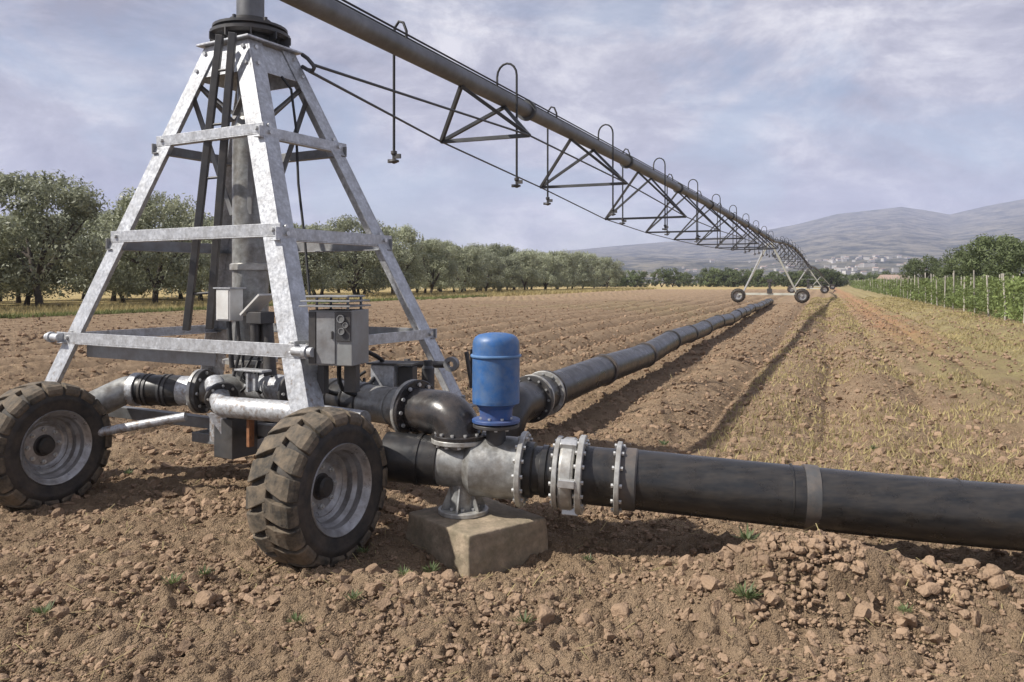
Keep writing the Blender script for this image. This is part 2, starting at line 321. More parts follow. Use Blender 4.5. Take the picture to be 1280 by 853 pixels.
def soil_material():
    m = bpy.data.materials.new('ploughed_soil'); m.use_nodes = True; t = m.node_tree; ns = t.nodes; lk = t.links; b = ns['Principled BSDF']
    b.inputs['Roughness'].default_value = .98; b.inputs['Specular IOR Level'].default_value = .1
    co = ns.new('ShaderNodeTexCoord'); at_ = ns.new('ShaderNodeAttribute'); at_.attribute_name = 'cover'
    sp = ns.new('ShaderNodeSeparateColor'); lk.new(at_.outputs['Color'], sp.inputs[0])
    def noise(sc, d=6, r=.6):
        n = ns.new('ShaderNodeTexNoise'); n.inputs['Scale'].default_value = sc; n.inputs['Detail'].default_value = d; n.inputs['Roughness'].default_value = r
        lk.new(co.outputs['Object'], n.inputs['Vector']); return n.outputs[0]
    def ramp(src, *st):
        r = ns.new('ShaderNodeValToRGB'); e = r.color_ramp.elements
        for i, (p, c) in enumerate(st):
            q = e[i] if i < 2 else e.new(p)
            q.position = p; q.color = (*c, 1)
        lk.new(src, r.inputs[0]); return r.outputs[0]
    def mix(f, a, c):
        x = ns.new('ShaderNodeMix'); x.data_type = 'RGBA'; lk.new(f, x.inputs['Factor']); lk.new(a, x.inputs[6]); lk.new(c, x.inputs[7]); return x.outputs[2]
    def mul(a, c):
        x = ns.new('ShaderNodeMath'); x.operation = 'MULTIPLY'; x.use_clamp = True; lk.new(a, x.inputs[0])
        if isinstance(c, (int, float)): x.inputs[1].default_value = c
        else: lk.new(c, x.inputs[1])
        return x.outputs[0]
    soil = ramp(noise(2.3, 9, .72), (.30, (.225, .157, .10)), (.66, (.375, .272, .18)))
    gcol = ramp(noise(.9, 9, .75), (.34, (.25, .195, .105)), (.62, (.335, .295, .14)))
    rcol = ramp(noise(1.5, 8, .7), (.35, (.36, .17, .095)), (.68, (.43, .25, .155)))
    dcol = ramp(noise(.35, 8, .7), (.35, (.34, .245, .125)), (.65, (.44, .36, .17)))
    fcol = ramp(noise(.011, 12, .82), (.44, (.014, .022, .016)), (.57, (.19, .17, .125)))
    gf = mul(sp.outputs[0], ramp(noise(5, 7, .75), (.36, (.3,) * 3), (.54, (1,) * 3)))
    c = mix(gf, soil, gcol); c = mix(mul(mul(sp.outputs[1], .8), ramp(noise(1.1, 8, .7), (.35, (.35,) * 3), (.6, (1,) * 3))), c, rcol); c = mix(sp.outputs[2], c, dcol); c = mix(at_.outputs['Alpha'], c, fcol)
    lk.new(c, b.inputs['Base Color'])
    bp = ns.new('ShaderNodeBump'); bp.inputs['Strength'].default_value = 1.0; bp.inputs['Distance'].default_value = .03
    lk.new(noise(26, 12, .82), bp.inputs['Height']); last = bp.outputs[0]
    for sc, ds in ((55, .016), (120, .009)):           # crumb texture too fine for the mesh
        vo = ns.new('ShaderNodeTexVoronoi'); vo.inputs['Scale'].default_value = sc; vo.inputs['Randomness'].default_value = 1; lk.new(co.outputs['Object'], vo.inputs['Vector'])
        b2 = ns.new('ShaderNodeBump'); b2.invert = True; b2.inputs['Strength'].default_value = .9; b2.inputs['Distance'].default_value = ds
        lk.new(vo.outputs['Distance'], b2.inputs['Height']); lk.new(last, b2.inputs['Normal']); last = b2.outputs[0]
    lk.new(last, b.inputs['Normal'])
    return m
build_ground()

# loose clods lying on the soil: beyond counting
def ico(sub):
    import bmesh
    bm = bmesh.new(); bmesh.ops.create_icosphere(bm, subdivisions=sub, radius=1); bm.verts.ensure_lookup_table()
    V = np.array([v.co for v in bm.verts]); Fa = np.array([[v.index for v in f.verts] for f in bm.faces]); bm.free(); return V, Fa
def build_clods():
    Vs = []; Fs = []; off = 0
    V1, F1 = ico(1); V2, F2 = ico(2); V3, F3 = ico(3)
    shapes = {1: [], 2: [], 3: []}
    for k in range(8):
        for key, V0 in ((1, V1), (2, V2), (3, V3)):
            W = V0.copy()
            for _ in range(13):                        # break flat faces off the lump
                nrm = rng.normal(size=3); nrm /= np.linalg.norm(nrm); lim = rng.uniform(.32, .82)
                ex = np.maximum(W @ nrm - lim, 0); W = W - ex[:, None] * nrm
            d = 1 + .28 * fbm(V0[:, 0] * 3 + 9 * k, V0[:, 1] * 3 + V0[:, 2] * 2.7 + 5 * k, 3, 200 + k)
            shapes[key].append(W * d[:, None] * np.array([1.15, .95, .8]))
    def put(x, y, r):
        nonlocal off
        key = 3 if r / max(y, 1) > .011 else (2 if r / max(y, 1) > .0035 else 1)
        V0 = shapes[key][rng.integers(8)]; F0 = (F1, F2, F3)[key - 1]
        a = rng.uniform(0, 2 * PI); b = rng.uniform(-.6, .6)
        Rz = np.array([[math.cos(a), -math.sin(a), 0], [math.sin(a), math.cos(a), 0], [0, 0, 1]])
        Rx = np.array([[1, 0, 0], [0, math.cos(b), -math.sin(b)], [0, math.sin(b), math.cos(b)]])
        P = (V0 * r) @ (Rz @ Rx).T; P[:, 0] += x; P[:, 1] += y
        pend.append((P, F0, x, y, r))
    pend = []
    def strew(n, y0, dy, pw, keep, size):
        y = y0 + dy * rng.uniform(size=n) ** pw; x = rng.uniform(-1, 1, n) * (y * .78 + .4); ok = rng.uniform(size=n) < keep(tilth(x, y)) * (.5 + np.clip(fbm(x * 1.1, y * 1.1, 3, 71) * 2 + .5, 0, 1))
        for X_, Y_, r_ in zip(x[ok], y[ok], size(n)[ok]): put(X_, Y_, r_)
    strew(30000, 2.5, 11, 1.5, lambda t: t, lambda n: np.minimum(.008 + .0075 * rng.exponential(.8, n), .05))
    strew(95000, 2.4, 7.5, 1.5, lambda t: t + .3, lambda n: .004 + .0032 * rng.exponential(1., n))       # crumbs
    strew(32000, 5.5, 40, 1.35, lambda t: t * 1.1 - .12, lambda n: np.minimum(.012 + .013 * rng.exponential(1., n), .07))   # lumps further out
    strew(12000, 16, 45, 1.4, lambda t: t * 1.1 - .12, lambda n: np.minimum(.03 + .018 * rng.exponential(1., n), .09))
    for cx, cy, sx, sy, n in ((1.42, 3.98, .55, .33, 1100), (2.3, 3.9, .5, .25, 350), (-1.7, 4.2, .7, .35, 350), (-.55, 4.1, .5, .25, 300), (-2.6, 4.6, .6, .4, 250), (-.1, 3.9, .6, .2, 150)):
        for _ in range(n):
            x = rng.normal(cx, sx * .75); y = rng.normal(cy, sy * .75)
            if y < 2.6: continue
            put(x, y, min(.009 + .013 * rng.exponential(.8), .065))
    xs = np.array([p[2] for p in pend]); ys = np.array([p[3] for p in pend]); zs = base(xs, ys)
    for (P, F0, x, y, r), z in zip(pend, zs):
        if (x - .2) ** 2 / .5 + (y - 5.0) ** 2 / .1 < 1 and r > .05: continue
        if (x + .25) ** 2 / .45 + (y - 4.72) ** 2 / .16 < 1 and r > .022: continue
        P[:, 2] += z + min(.010, r * .5) + (.1 * r if y < 11 else .35 * r); Vs.append(P); Fs.append(F0 + off); off += len(P)
    tag(link('soil_clods', raw_mesh('soil_clods', np.concatenate(Vs), np.concatenate(Fs), M['clod'], False)), 'loose brown clods strewn over the ploughed soil and heaped before the front pipe', 'soil', kind='stuff')
build_clods()

# ------------------------------------------------------------------ trees and plants
def leaf_cloud(centres, per, spread, size, flat=.75, up=0.0):
    n = len(centres) * per
    c = np.repeat(np.array([q[:3] for q in centres]), per, 0); rr = np.repeat(np.array([q[3] for q in centres]), per)
    d = rng.normal(size=(n, 3)); d /= np.linalg.norm(d, axis=1)[:, None]
    p = c + d * (rr * rng.uniform(.35, 1.0, n) ** .6 * spread)[:, None] * np.array([1, 1, flat])
    nn = d * .9 + rng.normal(size=(n, 3)) * .5; nn[:, 2] += .25; nn /= np.linalg.norm(nn, axis=1)[:, None]
    t_ = rng.normal(size=(n, 3)); t_[:, 2] += up; a = t_ - nn * (t_ * nn).sum(1)[:, None]; a /= np.linalg.norm(a, axis=1)[:, None]
    b = np.cross(nn, a)
    s = size * rng.uniform(.6, 1.35, n)[:, None]
    a = a * s; b = b * s * .38
    V = np.stack([p - a, p + b, p + a, p - b], 1).reshape(-1, 3)
    return V, np.arange(n * 4).reshape(n, 4)
def tree_meshes(kind, h, rad, leaf, nclump, per, leafm, trunk_h=1.5, forks=4, shoots=50, seed=0):
    rd = random.Random(seed); mb = MB()
    lean = Vector((rd.uniform(-.25, .25), rd.uniform(-.25, .25), 0))
    fork = Vector((lean.x, lean.y, trunk_h * rd.uniform(.55, .85)))
    mb.tube([(0, 0, -.2), (lean.x * .3, lean.y * .3, fork.z * .4), fork], [.06 * h / 2 + .05, .05 * h / 2, .045 * h / 2], 9)
    centres = []; tips = []
    for i in range(forks):
        a = 2 * PI * i / forks + rd.uniform(-.4, .4); q = rad * rd.uniform(.35, .6)
        mid = fork + Vector((math.cos(a) * q * .5, math.sin(a) * q * .5, (h - fork.z) * .22)); tip = fork + Vector((math.cos(a) * q, math.sin(a) * q, (h - fork.z) * rd.uniform(.45, .65)))
        mb.tube([fork - Vector((0, 0, .08)), mid, tip], [.026 * h, .017 * h, .006 * h], 7)
        for j in range(3):
            b = a + rd.uniform(-.9, .9); t2 = mid + Vector((math.cos(b) * rad * rd.uniform(.3, .55), math.sin(b) * rad * rd.uniform(.3, .55), (h - fork.z) * rd.uniform(.05, .45)))
            mb.tube([mid, t2], [.011 * h, .004 * h], 5)
    for i in range(nclump):
        a = rd.uniform(0, 2 * PI); zz = rd.random() ** .85; z = trunk_h * .5 + (h - trunk_h * .5) * (.05 + .87 * zz)
        prof = math.sqrt(max(.03, 1 - ((zz - .38) / .66) ** 2)); q = rad * prof * rd.uniform(.35, .93) ** .7
        centres.append((math.cos(a) * q + lean.x, math.sin(a) * q + lean.y, z, rad * rd.uniform(.16, .34)))
    V, Fq = leaf_cloud(centres, per, 1., leaf, .8, .4)
    if shoots:                                         # upright young shoots break the outline
        sc = []
        for i in range(shoots):
            a = rd.uniform(0, 2 * PI); q = rad * rd.random() ** .5 * .85; z0 = h * (.97 - .25 * (q / rad) ** 2); L = rd.uniform(.25, .75) * h * .11
            for k in range(7): sc.append((math.cos(a) * q + lean.x + rd.uniform(-.05, .05), math.sin(a) * q + lean.y, z0 + L * k / 6 - .25, leaf * .7))
        V2, F2 = leaf_cloud(sc, 3, 1., leaf * .8, 1, 1.2); Fq = np.concatenate([Fq, F2 + len(V)]); V = np.concatenate([V, V2])
    return mb.mesh('trunk', M['bark']), raw_mesh('crown', V, Fq, leafm)
def plant_tree(name, meshes, loc, scale, rot, label, cat, group=None):
    o = empty(name, loc, label, cat, group); o.scale = (scale * random.uniform(.94, 1.06), scale * random.uniform(.94, 1.06), scale); o.rotation_euler.z = rot
    for nm, me in zip(('trunk', 'crown'), meshes):
        c = link(nm, me); c.parent = o
    return o
olives = [tree_meshes('olive', 7.0, 3.6, .125, 74, 230, M['olive'], 1.7, 4, 60, s) for s in range(5)]
def orchard():
    k = 0
    for row, w0 in enumerate((-46, -53.5, -61, -69)):
        d = 40.0 if row == 0 else 38.0
        while d < 172:
            x = w0 + SK * d + random.uniform(-.5, .5); y = d + random.uniform(-.6, .6); u = 640 + 1000 * x / y
            s = random.uniform(.76, 1.16) * (1.0 if row == 0 else 1.05)
            if u > -160:
                if row == 0: lab, grp = 'grey green olive tree in the front row along the ploughed field', 'olive trees of the front orchard row'
                else: lab, grp = 'olive tree standing deeper in the orchard behind the front row', 'olive trees of the rows behind'
                if row == 0 and abs(u - 56) < 60 and k == 0:
                    k = 1; x, y = at(50, 384, 49)[:2]; s = 1.2
                    lab, grp = 'tall olive tree at the left edge with a dark forked leaning trunk', None
                plant_tree('olive_tree', olives[random.randrange(5)], (x, y, ground_z(x, y) - .05), s, random.uniform(0, 6.28), lab, 'tree', grp)
            d += 7.6 + random.uniform(-.4, .4)
orchard()
# the dark trees right of the field
bigs = [tree_meshes('dark', 7.0, 4.2, .17, 70, 150, M['darkleaf'], 1.0, 4, 20, 30 + s) for s in range(3)]
def big(u, vtop, d, wide, label):
    x = (u - 640) / F * d; h = H + (HV - vtop) / F * d
    o = plant_tree('leafy_tree', bigs[random.randrange(3)], (x, d, ground_z(x, d) - .1), h / 7.0, random.uniform(0, 6), label, 'tree'); s = h / 7.0
    o.scale = (s * wide, s * wide, s); return o
big(1153, 319, 122, 1.05, 'small round dark tree standing alone past the far end of the stake row')
big(1243, 293, 70, 1.0, 'broad bushy tree rising behind the staked vines, nearest the right edge but one')
big(1285, 291, 62, 1.05, 'bushy green tree behind the staked vines, cut by the right edge of the picture')
big(1212, 308, 82, .9, 'lower dark tree on the left flank of the bushy trees behind the vines')
fars = [tree_meshes('far', 6.0, 3.2, .30, 40, 45, M['darkleaf'], .5, 3, 0, 60 + s) for s in range(4)]
for i in range(95):
    u = random.uniform(560, 1135); d = random.choice((235, 248, 262)) + random.uniform(-5, 5); x = (u - 640) / F * d
    if u > 1050: d += 40; x = (u - 640) / F * d
    plant_tree('hedgerow_tree', fars[random.randrange(4)], (x, d, ground_z(x, d) - .2), random.uniform(.72, 1.0), random.uniform(0, 6), 'small dark tree of the far hedgerow closing off the field', 'tree', 'trees of the far hedgerow')

# staked vines
def bush(h, rad, leaf, n, seed, m):
    rd = random.Random(seed); cs = [(rd.gauss(0, rad * .45), rd.gauss(0, rad * .45), h * rd.uniform(.12, .95), rad * rd.uniform(.3, .55)) for _ in range(n)]
    V, Fq = leaf_cloud(cs, 46, 1., leaf, .9, .2); return raw_mesh('foliage', V, Fq, m)
vines = [bush(1.75, .85, .085, 14, 80 + s, M['vine']) for s in range(4)]
mb = MB(); mb.tube([(0, 0, -.3), (0.01, 0, 1.2), (0, .01, 2.3)], [.055, .052, .045], 8); stake_me = mb.mesh('stake', M['wood'])
for row, (w0, n) in enumerate(((7.6, 46), (10.4, 44), (13.2, 38), (16.0, 20))):
    d = 27.0
    for i in range(n):
        x = w0 + SK * d; u = 640 + 1000 * x / d
        if u < 1420:
            o = link('vine_stake', stake_me); o.location = (x + random.uniform(-.08, .08), d, ground_z(x, d)); o.rotation_euler = (random.uniform(-.07, .07), random.uniform(-.07, .07), random.uniform(0, 6)); o.scale = (.8, .8, random.uniform(.80, 1.02))
            if row == 0: tag(o, 'pale wooden stake in the front row beside the dirt track', 'stake', 'stakes of the front vine row')
            else: tag(o, 'pale wooden stake in the vine rows behind the front one', 'stake', 'stakes of the rear vine rows')
            for j in (.25, .75):
                xx, yy = x + SK * 3.4 * j + .35, d + 3.4 * j
                v = link('vine', vines[random.randrange(4)]); v.location = (xx + random.uniform(-.2, .2), yy, ground_z(xx, yy) - .05); v.rotation_euler.z = random.uniform(0, 6); s = random.uniform(.8, 1.12); v.scale = (s, s, s)
                if row == 0: tag(v, 'leafy green vine bush growing along the front row of stakes', 'vine', 'vines of the front row')
                else: tag(v, 'leafy green vine bush in the rows behind the front stakes', 'vine', 'vines of the rear rows')
        d += 3.3 if d < 90 else 4.4

# grass: beyond counting
def blades(name, n, fn, hgt, m, label):
    P = np.array([fn() for _ in range(n)]); z = base(P[:, 0], P[:, 1]); k = len(P)
    a = rng.uniform(0, 2 * PI, k); h = hgt * rng.uniform(.4, 1.3, k) ; wd = .003 + .0008 * P[:, 1]; ln = rng.normal(0, .45, (k, 2)) * h[:, None]
    b0 = np.stack([P[:, 0] - np.cos(a) * wd, P[:, 1] - np.sin(a) * wd, z], -1); b1 = np.stack([P[:, 0] + np.cos(a) * wd, P[:, 1] + np.sin(a) * wd, z], -1)
    tp = np.stack([P[:, 0] + ln[:, 0], P[:, 1] + ln[:, 1], z + h], -1)
    V = np.stack([b0, b1, tp], 1).reshape(-1, 3)
    tag(link(name, raw_mesh(name, V, np.arange(k * 3).reshape(k, 3), m)), label, 'grass', kind='stuff')
def in_band(w0, w1, d0, d1):
    def f():
        d = d0 + (d1 - d0) * random.random() ** 1.4; w = random.uniform(w0, w1); return (w + SK * d, d)
    return f
blades('dry_grass', 26000, in_band(-46, -35.5, 34, 170), .38, M['straw'], 'tall straw coloured grass along the foot of the olive row')
blades('green_grass', 9000, in_band(-36.0, -33.6, 33, 80), .24, M['grass'], 'low green grass strip at the edge of the furrows')
def right_field():
    while True:
        d = 6.5 + 75 * random.random() ** 1.8; w = random.uniform(-1.2, 7.6); x = w + SK * d
        if 1.5 < w < 3.6 and d > 14 and random.random() < .9: continue
        if float(fbm(np.array([x * .7]), np.array([d * .7]), 2, 77)[0]) + random.uniform(-.2, .2) < .02: continue
        return (x, d)
blades('field_grass', 26000, right_field, .075, M['straw'], 'short dry grass sprinkled over the field right of the long pipe')

def litter():
    n = 1800; y = 2.4 + 14 * rng.uniform(size=n) ** 1.5; x = rng.uniform(-1, 1, n) * (y * .75 + .4); z = base(x, y) + .022
    a = rng.uniform(0, 2 * PI, n); L = rng.uniform(.015, .06, n); w = .0013 + .0002 * y; t = rng.normal(0, .3, n)
    d = np.stack([np.cos(a) * L, np.sin(a) * L, np.sin(t) * L], -1); q = np.stack([-np.sin(a) * w, np.cos(a) * w, 0 * a], -1); c = np.stack([x, y, z + np.abs(d[:, 2])], -1)
    V = np.stack([c - d - q, c + d - q, c + d + q, c - d + q], 1).reshape(-1, 3)
    tag(link('straw_litter', raw_mesh('straw_litter', V, np.arange(n * 4).reshape(n, 4), M['straw'])), 'broken bits of dry straw lying among the clods', 'straw', kind='stuff')
litter()
# small weeds in the foreground soil
def weed(seed):
    rd = random.Random(seed); V = []; Fq = []
    for i in range(44):
        a = rd.uniform(0, 2 * PI); L = rd.uniform(.02, .06); t = rd.uniform(.2, 1.1); r0 = rd.uniform(0, .02)
        d = Vector((math.cos(a) * math.cos(t), math.sin(a) * math.cos(t), math.sin(t))); s = Vector((-math.sin(a), math.cos(a), 0)) * rd.uniform(.002, .005); b = Vector((math.cos(a) * r0, math.sin(a) * r0, 0))
        k = len(V); V += [b, b + d * L * .55 + s, b + d * L, b + d * L * .55 - s]; Fq.append((k, k + 1, k + 2, k + 3))
    return raw_mesh('weed', [tuple(v) for v in V], Fq, M['weed'])
weeds = [weed(300 + k) for k in range(4)]
for i, (u, v) in enumerate(((930, 790), (1000, 722), (1072, 742), (935, 757), (935, 792), (255, 735), (215, 745), (440, 770), (505, 745), (540, 720), (55, 775), (455, 700), (1130, 800), (735, 700), (830, 560), (160, 600), (370, 790), (655, 790), (840, 648), (1090, 570))):
    d = H / (v - HV) * F; x = (u - 640) / F * d
    o = link('weed', weeds[i % 4]); o.location = (x, d, ground_z(x, d) + .035); o.rotation_euler.z = i; s = random.uniform(.8, 1.5); o.scale = (s, s, s)
    tag(o, 'small green weed sprouting from the brown clods', 'weed', 'small weeds in the ploughed soil')

# ------------------------------------------------------------------ flanges and bolts
bolt_mb = MB(); bolt_mb.lathe((0, 0, -.032), (0, 0, 1), [(0, 0), (.0135, 0), (.0135, .012), (.008, .012), (.008, .05), (.0135, .05), (.0135, .064), (0, .064)], 6)
BOLT = bolt_mb.mesh('bolt', M['bolt']); BOLT.polygons.foreach_set('use_smooth', [False] * len(BOLT.polygons))
def flange(parent, c, axis, r, r_in, th, m, nb=12, off=0., bs=1.0, name='flange'):
    c = Vector(c); ax = Vector(axis).normalized(); mb = MB()
    mb.lathe(c - ax * th / 2, ax, [(r_in, 0), (r - .004, 0), (r, .004), (r, th - .004), (r - .004, th), (r_in, th), (r_in, 0)], 40)
    o = mb.obj(name, m, parent, origin=c)
    q = ax.to_track_quat('Z', 'Y'); rb = (r + r_in) / 2 + .004
    for k in range(nb):
        a = 2 * PI * (k + off) / nb; b = link('bolt', BOLT); b.parent = o
        b.location = q @ Vector((math.cos(a) * rb, math.sin(a) * rb, 0)); b.rotation_euler = q.to_euler(); b.scale = (bs, bs, bs * max(1., th / .036))
    return o
def bend(p0, corner, p1, r, n=10):
    p0, c, p1 = Vector(p0), Vector(corner), Vector(p1); a = (p0 - c).normalized(); b = (p1 - c).normalized()
    ang = a.angle(b); t = r / math.tan(ang / 2); s = c + a * t; e_ = c + b * t; o = c + (a + b).normalized() * (r / math.sin(ang / 2)); pts = []
    va, vb = s - o, e_ - o; th = va.angle(vb)
    for k in range(n + 1):
        f_ = k / n; pts.append(o + (va * math.sin((1 - f_) * th) + vb * math.sin(f_ * th)) / math.sin(th))
    return pts

# ------------------------------------------------------------------ the pivot tower
TH = R(-29.566); UX = Vector((math.cos(TH), math.sin(TH), 0)); UY = Vector((-math.sin(TH), math.cos(TH), 0)); UZ = Vector((0, 0, 1))
TC = Vector((-2.168, 6.631, 0))
A1, A2, BT, ZT, ZB = 1.5026, .8705, .2543, 3.56, .62
def leg_pt(sx, sy, z):
    f_ = (ZT - z) / (ZT - .75); return TC + UX * sx * (BT + (A1 - BT) * f_) + UY * sy * (BT + (A2 - BT) * f_) + UZ * z
tower = empty('pivot_tower', TC, 'galvanised four legged pivot tower with riser pipe, gear boxes and tractor tyres', 'irrigation tower')
for sx, sy in ((1, -1), (-1, -1), (1, 1), (-1, 1)):
    T, B = leg_pt(sx, sy, ZT), leg_pt(sx, sy, ZB); mb = MB(); fx, fy = UX * -sx, UY * -sy
    mb.hexa(B, T - B, fx * .175, fy * .012); mb.hexa(B + fy * .0125, T - B, fx * .012, fy * .135)
    leg = mb.obj('leg', M['galv'], tower, bevel=.003)
    for z in (3.50, 3.36, 2.83, 2.04, 1.23):
        p = leg_pt(sx, sy, z)
        for c_, a_ in ((p + fx * .06 - fy * .018, fy), (p + fy * .06 - fx * .018, fx)):
            mb = MB(); mb.lathe(c_, a_, [(0, 0), (.017, 0), (.017, .018)], 8); mb.obj('bolt', M['bolt'], leg)
    mb = MB(); mb.box(B + fx * .09 + fy * .08, UX * .3, UY * .26, UZ * .02); mb.box(B + fx * .09 + fy * .08 - UZ * .07, UX * .16, UY * .14, UZ * .12); mb.obj('foot_plate', M['galv_dark'], tower, bevel=.004)
def face_bar(a, b, z, hgt, outw, ext=.05, name='cross_bar', m='galv', th=.01, lip=.05):
    p, q = leg_pt(*a, z), leg_pt(*b, z); d = (q - p).normalized(); o = Vector(outw)
    mb = MB(); p = p - d * ext + o * (.004 + th / 2); q = q + d * ext + o * (.004 + th / 2)
    mb.bar(p, q, th, hgt, o)
    if lip: mb.bar(p - UZ * (hgt / 2 + .0055) * 1 - o * (lip / 2), q - UZ * (hgt / 2 + .0055) - o * (lip / 2), lip + th, .008, o)
    bar_o = mb.obj(name, M[m], tower, bevel=.002)
    for pp in (p + d * (ext + .05), q - d * (ext + .05)):
        mb = MB(); mb.lathe(pp + o * .004, o, [(.017, 0), (.017, .02), (0, .02)], 8); mb.obj('bolt', M['bolt'], bar_o)
FNL, FNR, FLB, FRB = -UY, UX, -UX, UY
Nn, Ll, Rr, Bb = (1, -1), (-1, -1), (1, 1), (-1, 1)
for z, hh in ((2.8, .075), (2.02, .085)):
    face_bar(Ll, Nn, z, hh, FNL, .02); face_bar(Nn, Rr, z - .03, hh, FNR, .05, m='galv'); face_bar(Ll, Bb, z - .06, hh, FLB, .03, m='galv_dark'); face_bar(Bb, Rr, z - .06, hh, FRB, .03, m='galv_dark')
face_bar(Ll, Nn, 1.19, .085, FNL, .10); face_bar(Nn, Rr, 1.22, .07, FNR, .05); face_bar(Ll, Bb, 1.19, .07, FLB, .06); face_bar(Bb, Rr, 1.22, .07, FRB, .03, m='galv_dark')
# wide channel behind the front bar, round coupling stubs at its ends
p, q = leg_pt(-1, -1, 1.09), leg_pt(1, -1, 1.09); d = (q - p).normalized()
mb = MB(); mb.bar(p + d * .22 + UY * .10, q - d * .95 + UY * .10, .012, .12, UY); mb.obj('channel_beam', M['galv_dark'], tower, bevel=.003)
for pp, sgn in ((leg_pt(-1, -1, 1.19), -1), (leg_pt(1, -1, 1.19), 1)):
    mb = MB(); mb.tube([pp + d * sgn * .0 - UY * .05, pp + d * sgn * .17 - UY * .05], .032, 14); mb.disc(pp + d * sgn * .10 - UY * .05, d * sgn, .045, .03, 14); mb.obj('coupling_stub', M['galv'], tower)
# top plates and head
for a, b, o in ((Ll, Nn, FNL), (Nn, Rr, FNR), (Ll, Bb, FLB), (Bb, Rr, FRB)):
    p0, q0, p1, q1 = leg_pt(*a, 3.545), leg_pt(*b, 3.545), leg_pt(*a, 3.30), leg_pt(*b, 3.30); ins = -o * .016
    mb = MB(); n_ = [p1 + ins, q1 + ins, q0 + ins, p0 + ins]; k_ = [v - o * .01 for v in n_]
    mb.add(n_ + k_, [(0, 1, 2, 3), (7, 6, 5, 4), (0, 4, 5, 1), (1, 5, 6, 2), (2, 6, 7, 3), (3, 7, 4, 0)]); mb.obj('head_plate', M['galv'], tower)
    mb = MB(); c = (p1 + q1) / 2 + ins * 2; dd = (q1 - p1).normalized()
    mb.bar(p1 + dd * .04 + ins * 2.5 - UZ * .02, c - UZ * .30 + o * -.12, .05, .012, o); mb.bar(q1 - dd * .04 + ins * 2.5 - UZ * .02, c - UZ * .30 + o * -.12, .05, .012, o); mb.obj('knee_brace', M['galv_dark'], tower)
mb = MB(); mb.box(TC + UZ * 3.572, UX * .60, UY * .60, UZ * .016); mb.obj('deck_plate', M['galv'], tower, bevel=.003)
mb = MB(); mb.lathe(TC + UZ * 3.585, UZ, [(.0, 0), (.22, 0), (.22, .06), (.29, .06), (.32, .08), (.32, .105), (.27, .105), (.27, .13), (.30, .135), (.30, .155), (.17, .155), (.17, .22), (0, .22)], 28)
for k in range(10):
    a = 2 * PI * k / 10; mb.box(TC + Vector((math.cos(a) * .29, math.sin(a) * .275, 3.635)), Vector((math.cos(a), math.sin(a), 0)) * .09, Vector((-math.sin(a), math.cos(a), 0)) * .012, UZ * .06)
for k in range(6):
    a = 2 * PI * k / 6 + .3; mb.tube([TC + Vector((math.cos(a) * .24, math.sin(a) * .24, 3.73)), TC + Vector((math.cos(a) * .24, math.sin(a) * .24, 3.785))], .016, 8)
mb.obj('swivel_bearing', M['darkmetal'], tower)
# riser pipe
mb = MB(); mb.lathe(TC, UZ, [(0, .55), (.145, .55), (.145, 2.86), (.12, 2.95), (.105, 3.0), (.105, 3.6)], 36)
rp = mb.obj('riser_pipe', M['steel'], tower)
mb = MB(); mb.lathe(TC, UZ, [(.147, 1.74), (.165, 1.745), (.165, 1.79), (.147, 1.80)], 36); mb.obj('pipe_collar', M['flange'], rp); mb = MB(); mb.lathe(TC, UZ, [(.147, .98), (.22, .98), (.22, 1.01), (.147, 1.01)], 36); mb.obj('pipe_collar', M['flange'], rp); mb = MB(); mb.lathe(TC, UZ, [(.147, .52), (.235, .52), (.235, .55), (.147, .55)], 36); mb.obj('pipe_collar', M['flange'], rp)
mb = MB()
for sx in (-1, 1):
    for sy in (-1, 1):
        mb.bar(TC + UX * sx * .10 + UY * sy * .10 + UZ * 2.2, leg_pt(sx, sy, 3.25) - UX * sx * .02 - UY * sy * .02, .05, .012, UX)
mb.obj('riser_stay', M['galv_dark'], tower)
# access ladder before the riser: two clamped rails, their shade painted in dark
mb = MB(); ra0, ra1 = at(283, 48, 6.22), at(233, 413, 6.42); rb0, rb1 = at(291, 42, 6.20), at(262, 411, 6.40)
ra0, rb0 = at(275, 44, 6.26), at(291, 41, 6.2)
mb.bar(ra0, ra1, .055, .045, (1, 0, 0)); mb.bar(rb0, rb1, .055, .045, (1, 0, 0)); ladder = mb.obj('ladder', M['darkmetal'], tower, bevel=.004)
for f_ in (.12, .30, .48, .66, .875):
    mb = MB(); mb.tube([ra0.lerp(ra1, f_), rb0.lerp(rb1, f_)], .011, 8); mb.obj('rung', M['darkmetal'], ladder)
for qs in (((404, 455, 5.5), (398, 478, 5.6), (418, 492, 5.7), (452, 488, 5.75), (470, 470, 5.9)), ((424, 452, 5.4), (428, 486, 5.5), (462, 496, 5.7), (488, 488, 5.8)), ((448, 436, 5.5), (468, 444, 5.8), (480, 455, 6.05), (476, 474, 6.1))):
    hp = [at(*q) for q in qs]; fine = []
    for i in range(len(hp) - 1):
        p_1, p0_, p1_, p2_ = hp[max(i - 1, 0)], hp[i], hp[i + 1], hp[min(i + 2, len(hp) - 1)]
        for t in (0, .25, .5, .75): fine.append(.5 * (2 * p0_ + (p1_ - p_1) * t + (2 * p_1 - 5 * p0_ + 4 * p1_ - p2_) * t * t + (3 * p0_ - p_1 - 3 * p1_ + p2_) * t ** 3))
    mb = MB(); mb.tube(fine + [hp[-1]], .016, 9); mb.obj('hose', M['cable'], tower)
mb = MB(); mb.lathe(at(535, 470, 6.2) - UZ * .10, UZ, [(0, 0), (.05, 0), (.05, .16), (.035, .18), (.035, .22), (0, .22)], 16); mb.obj('solenoid', M['darkmetal'], tower)
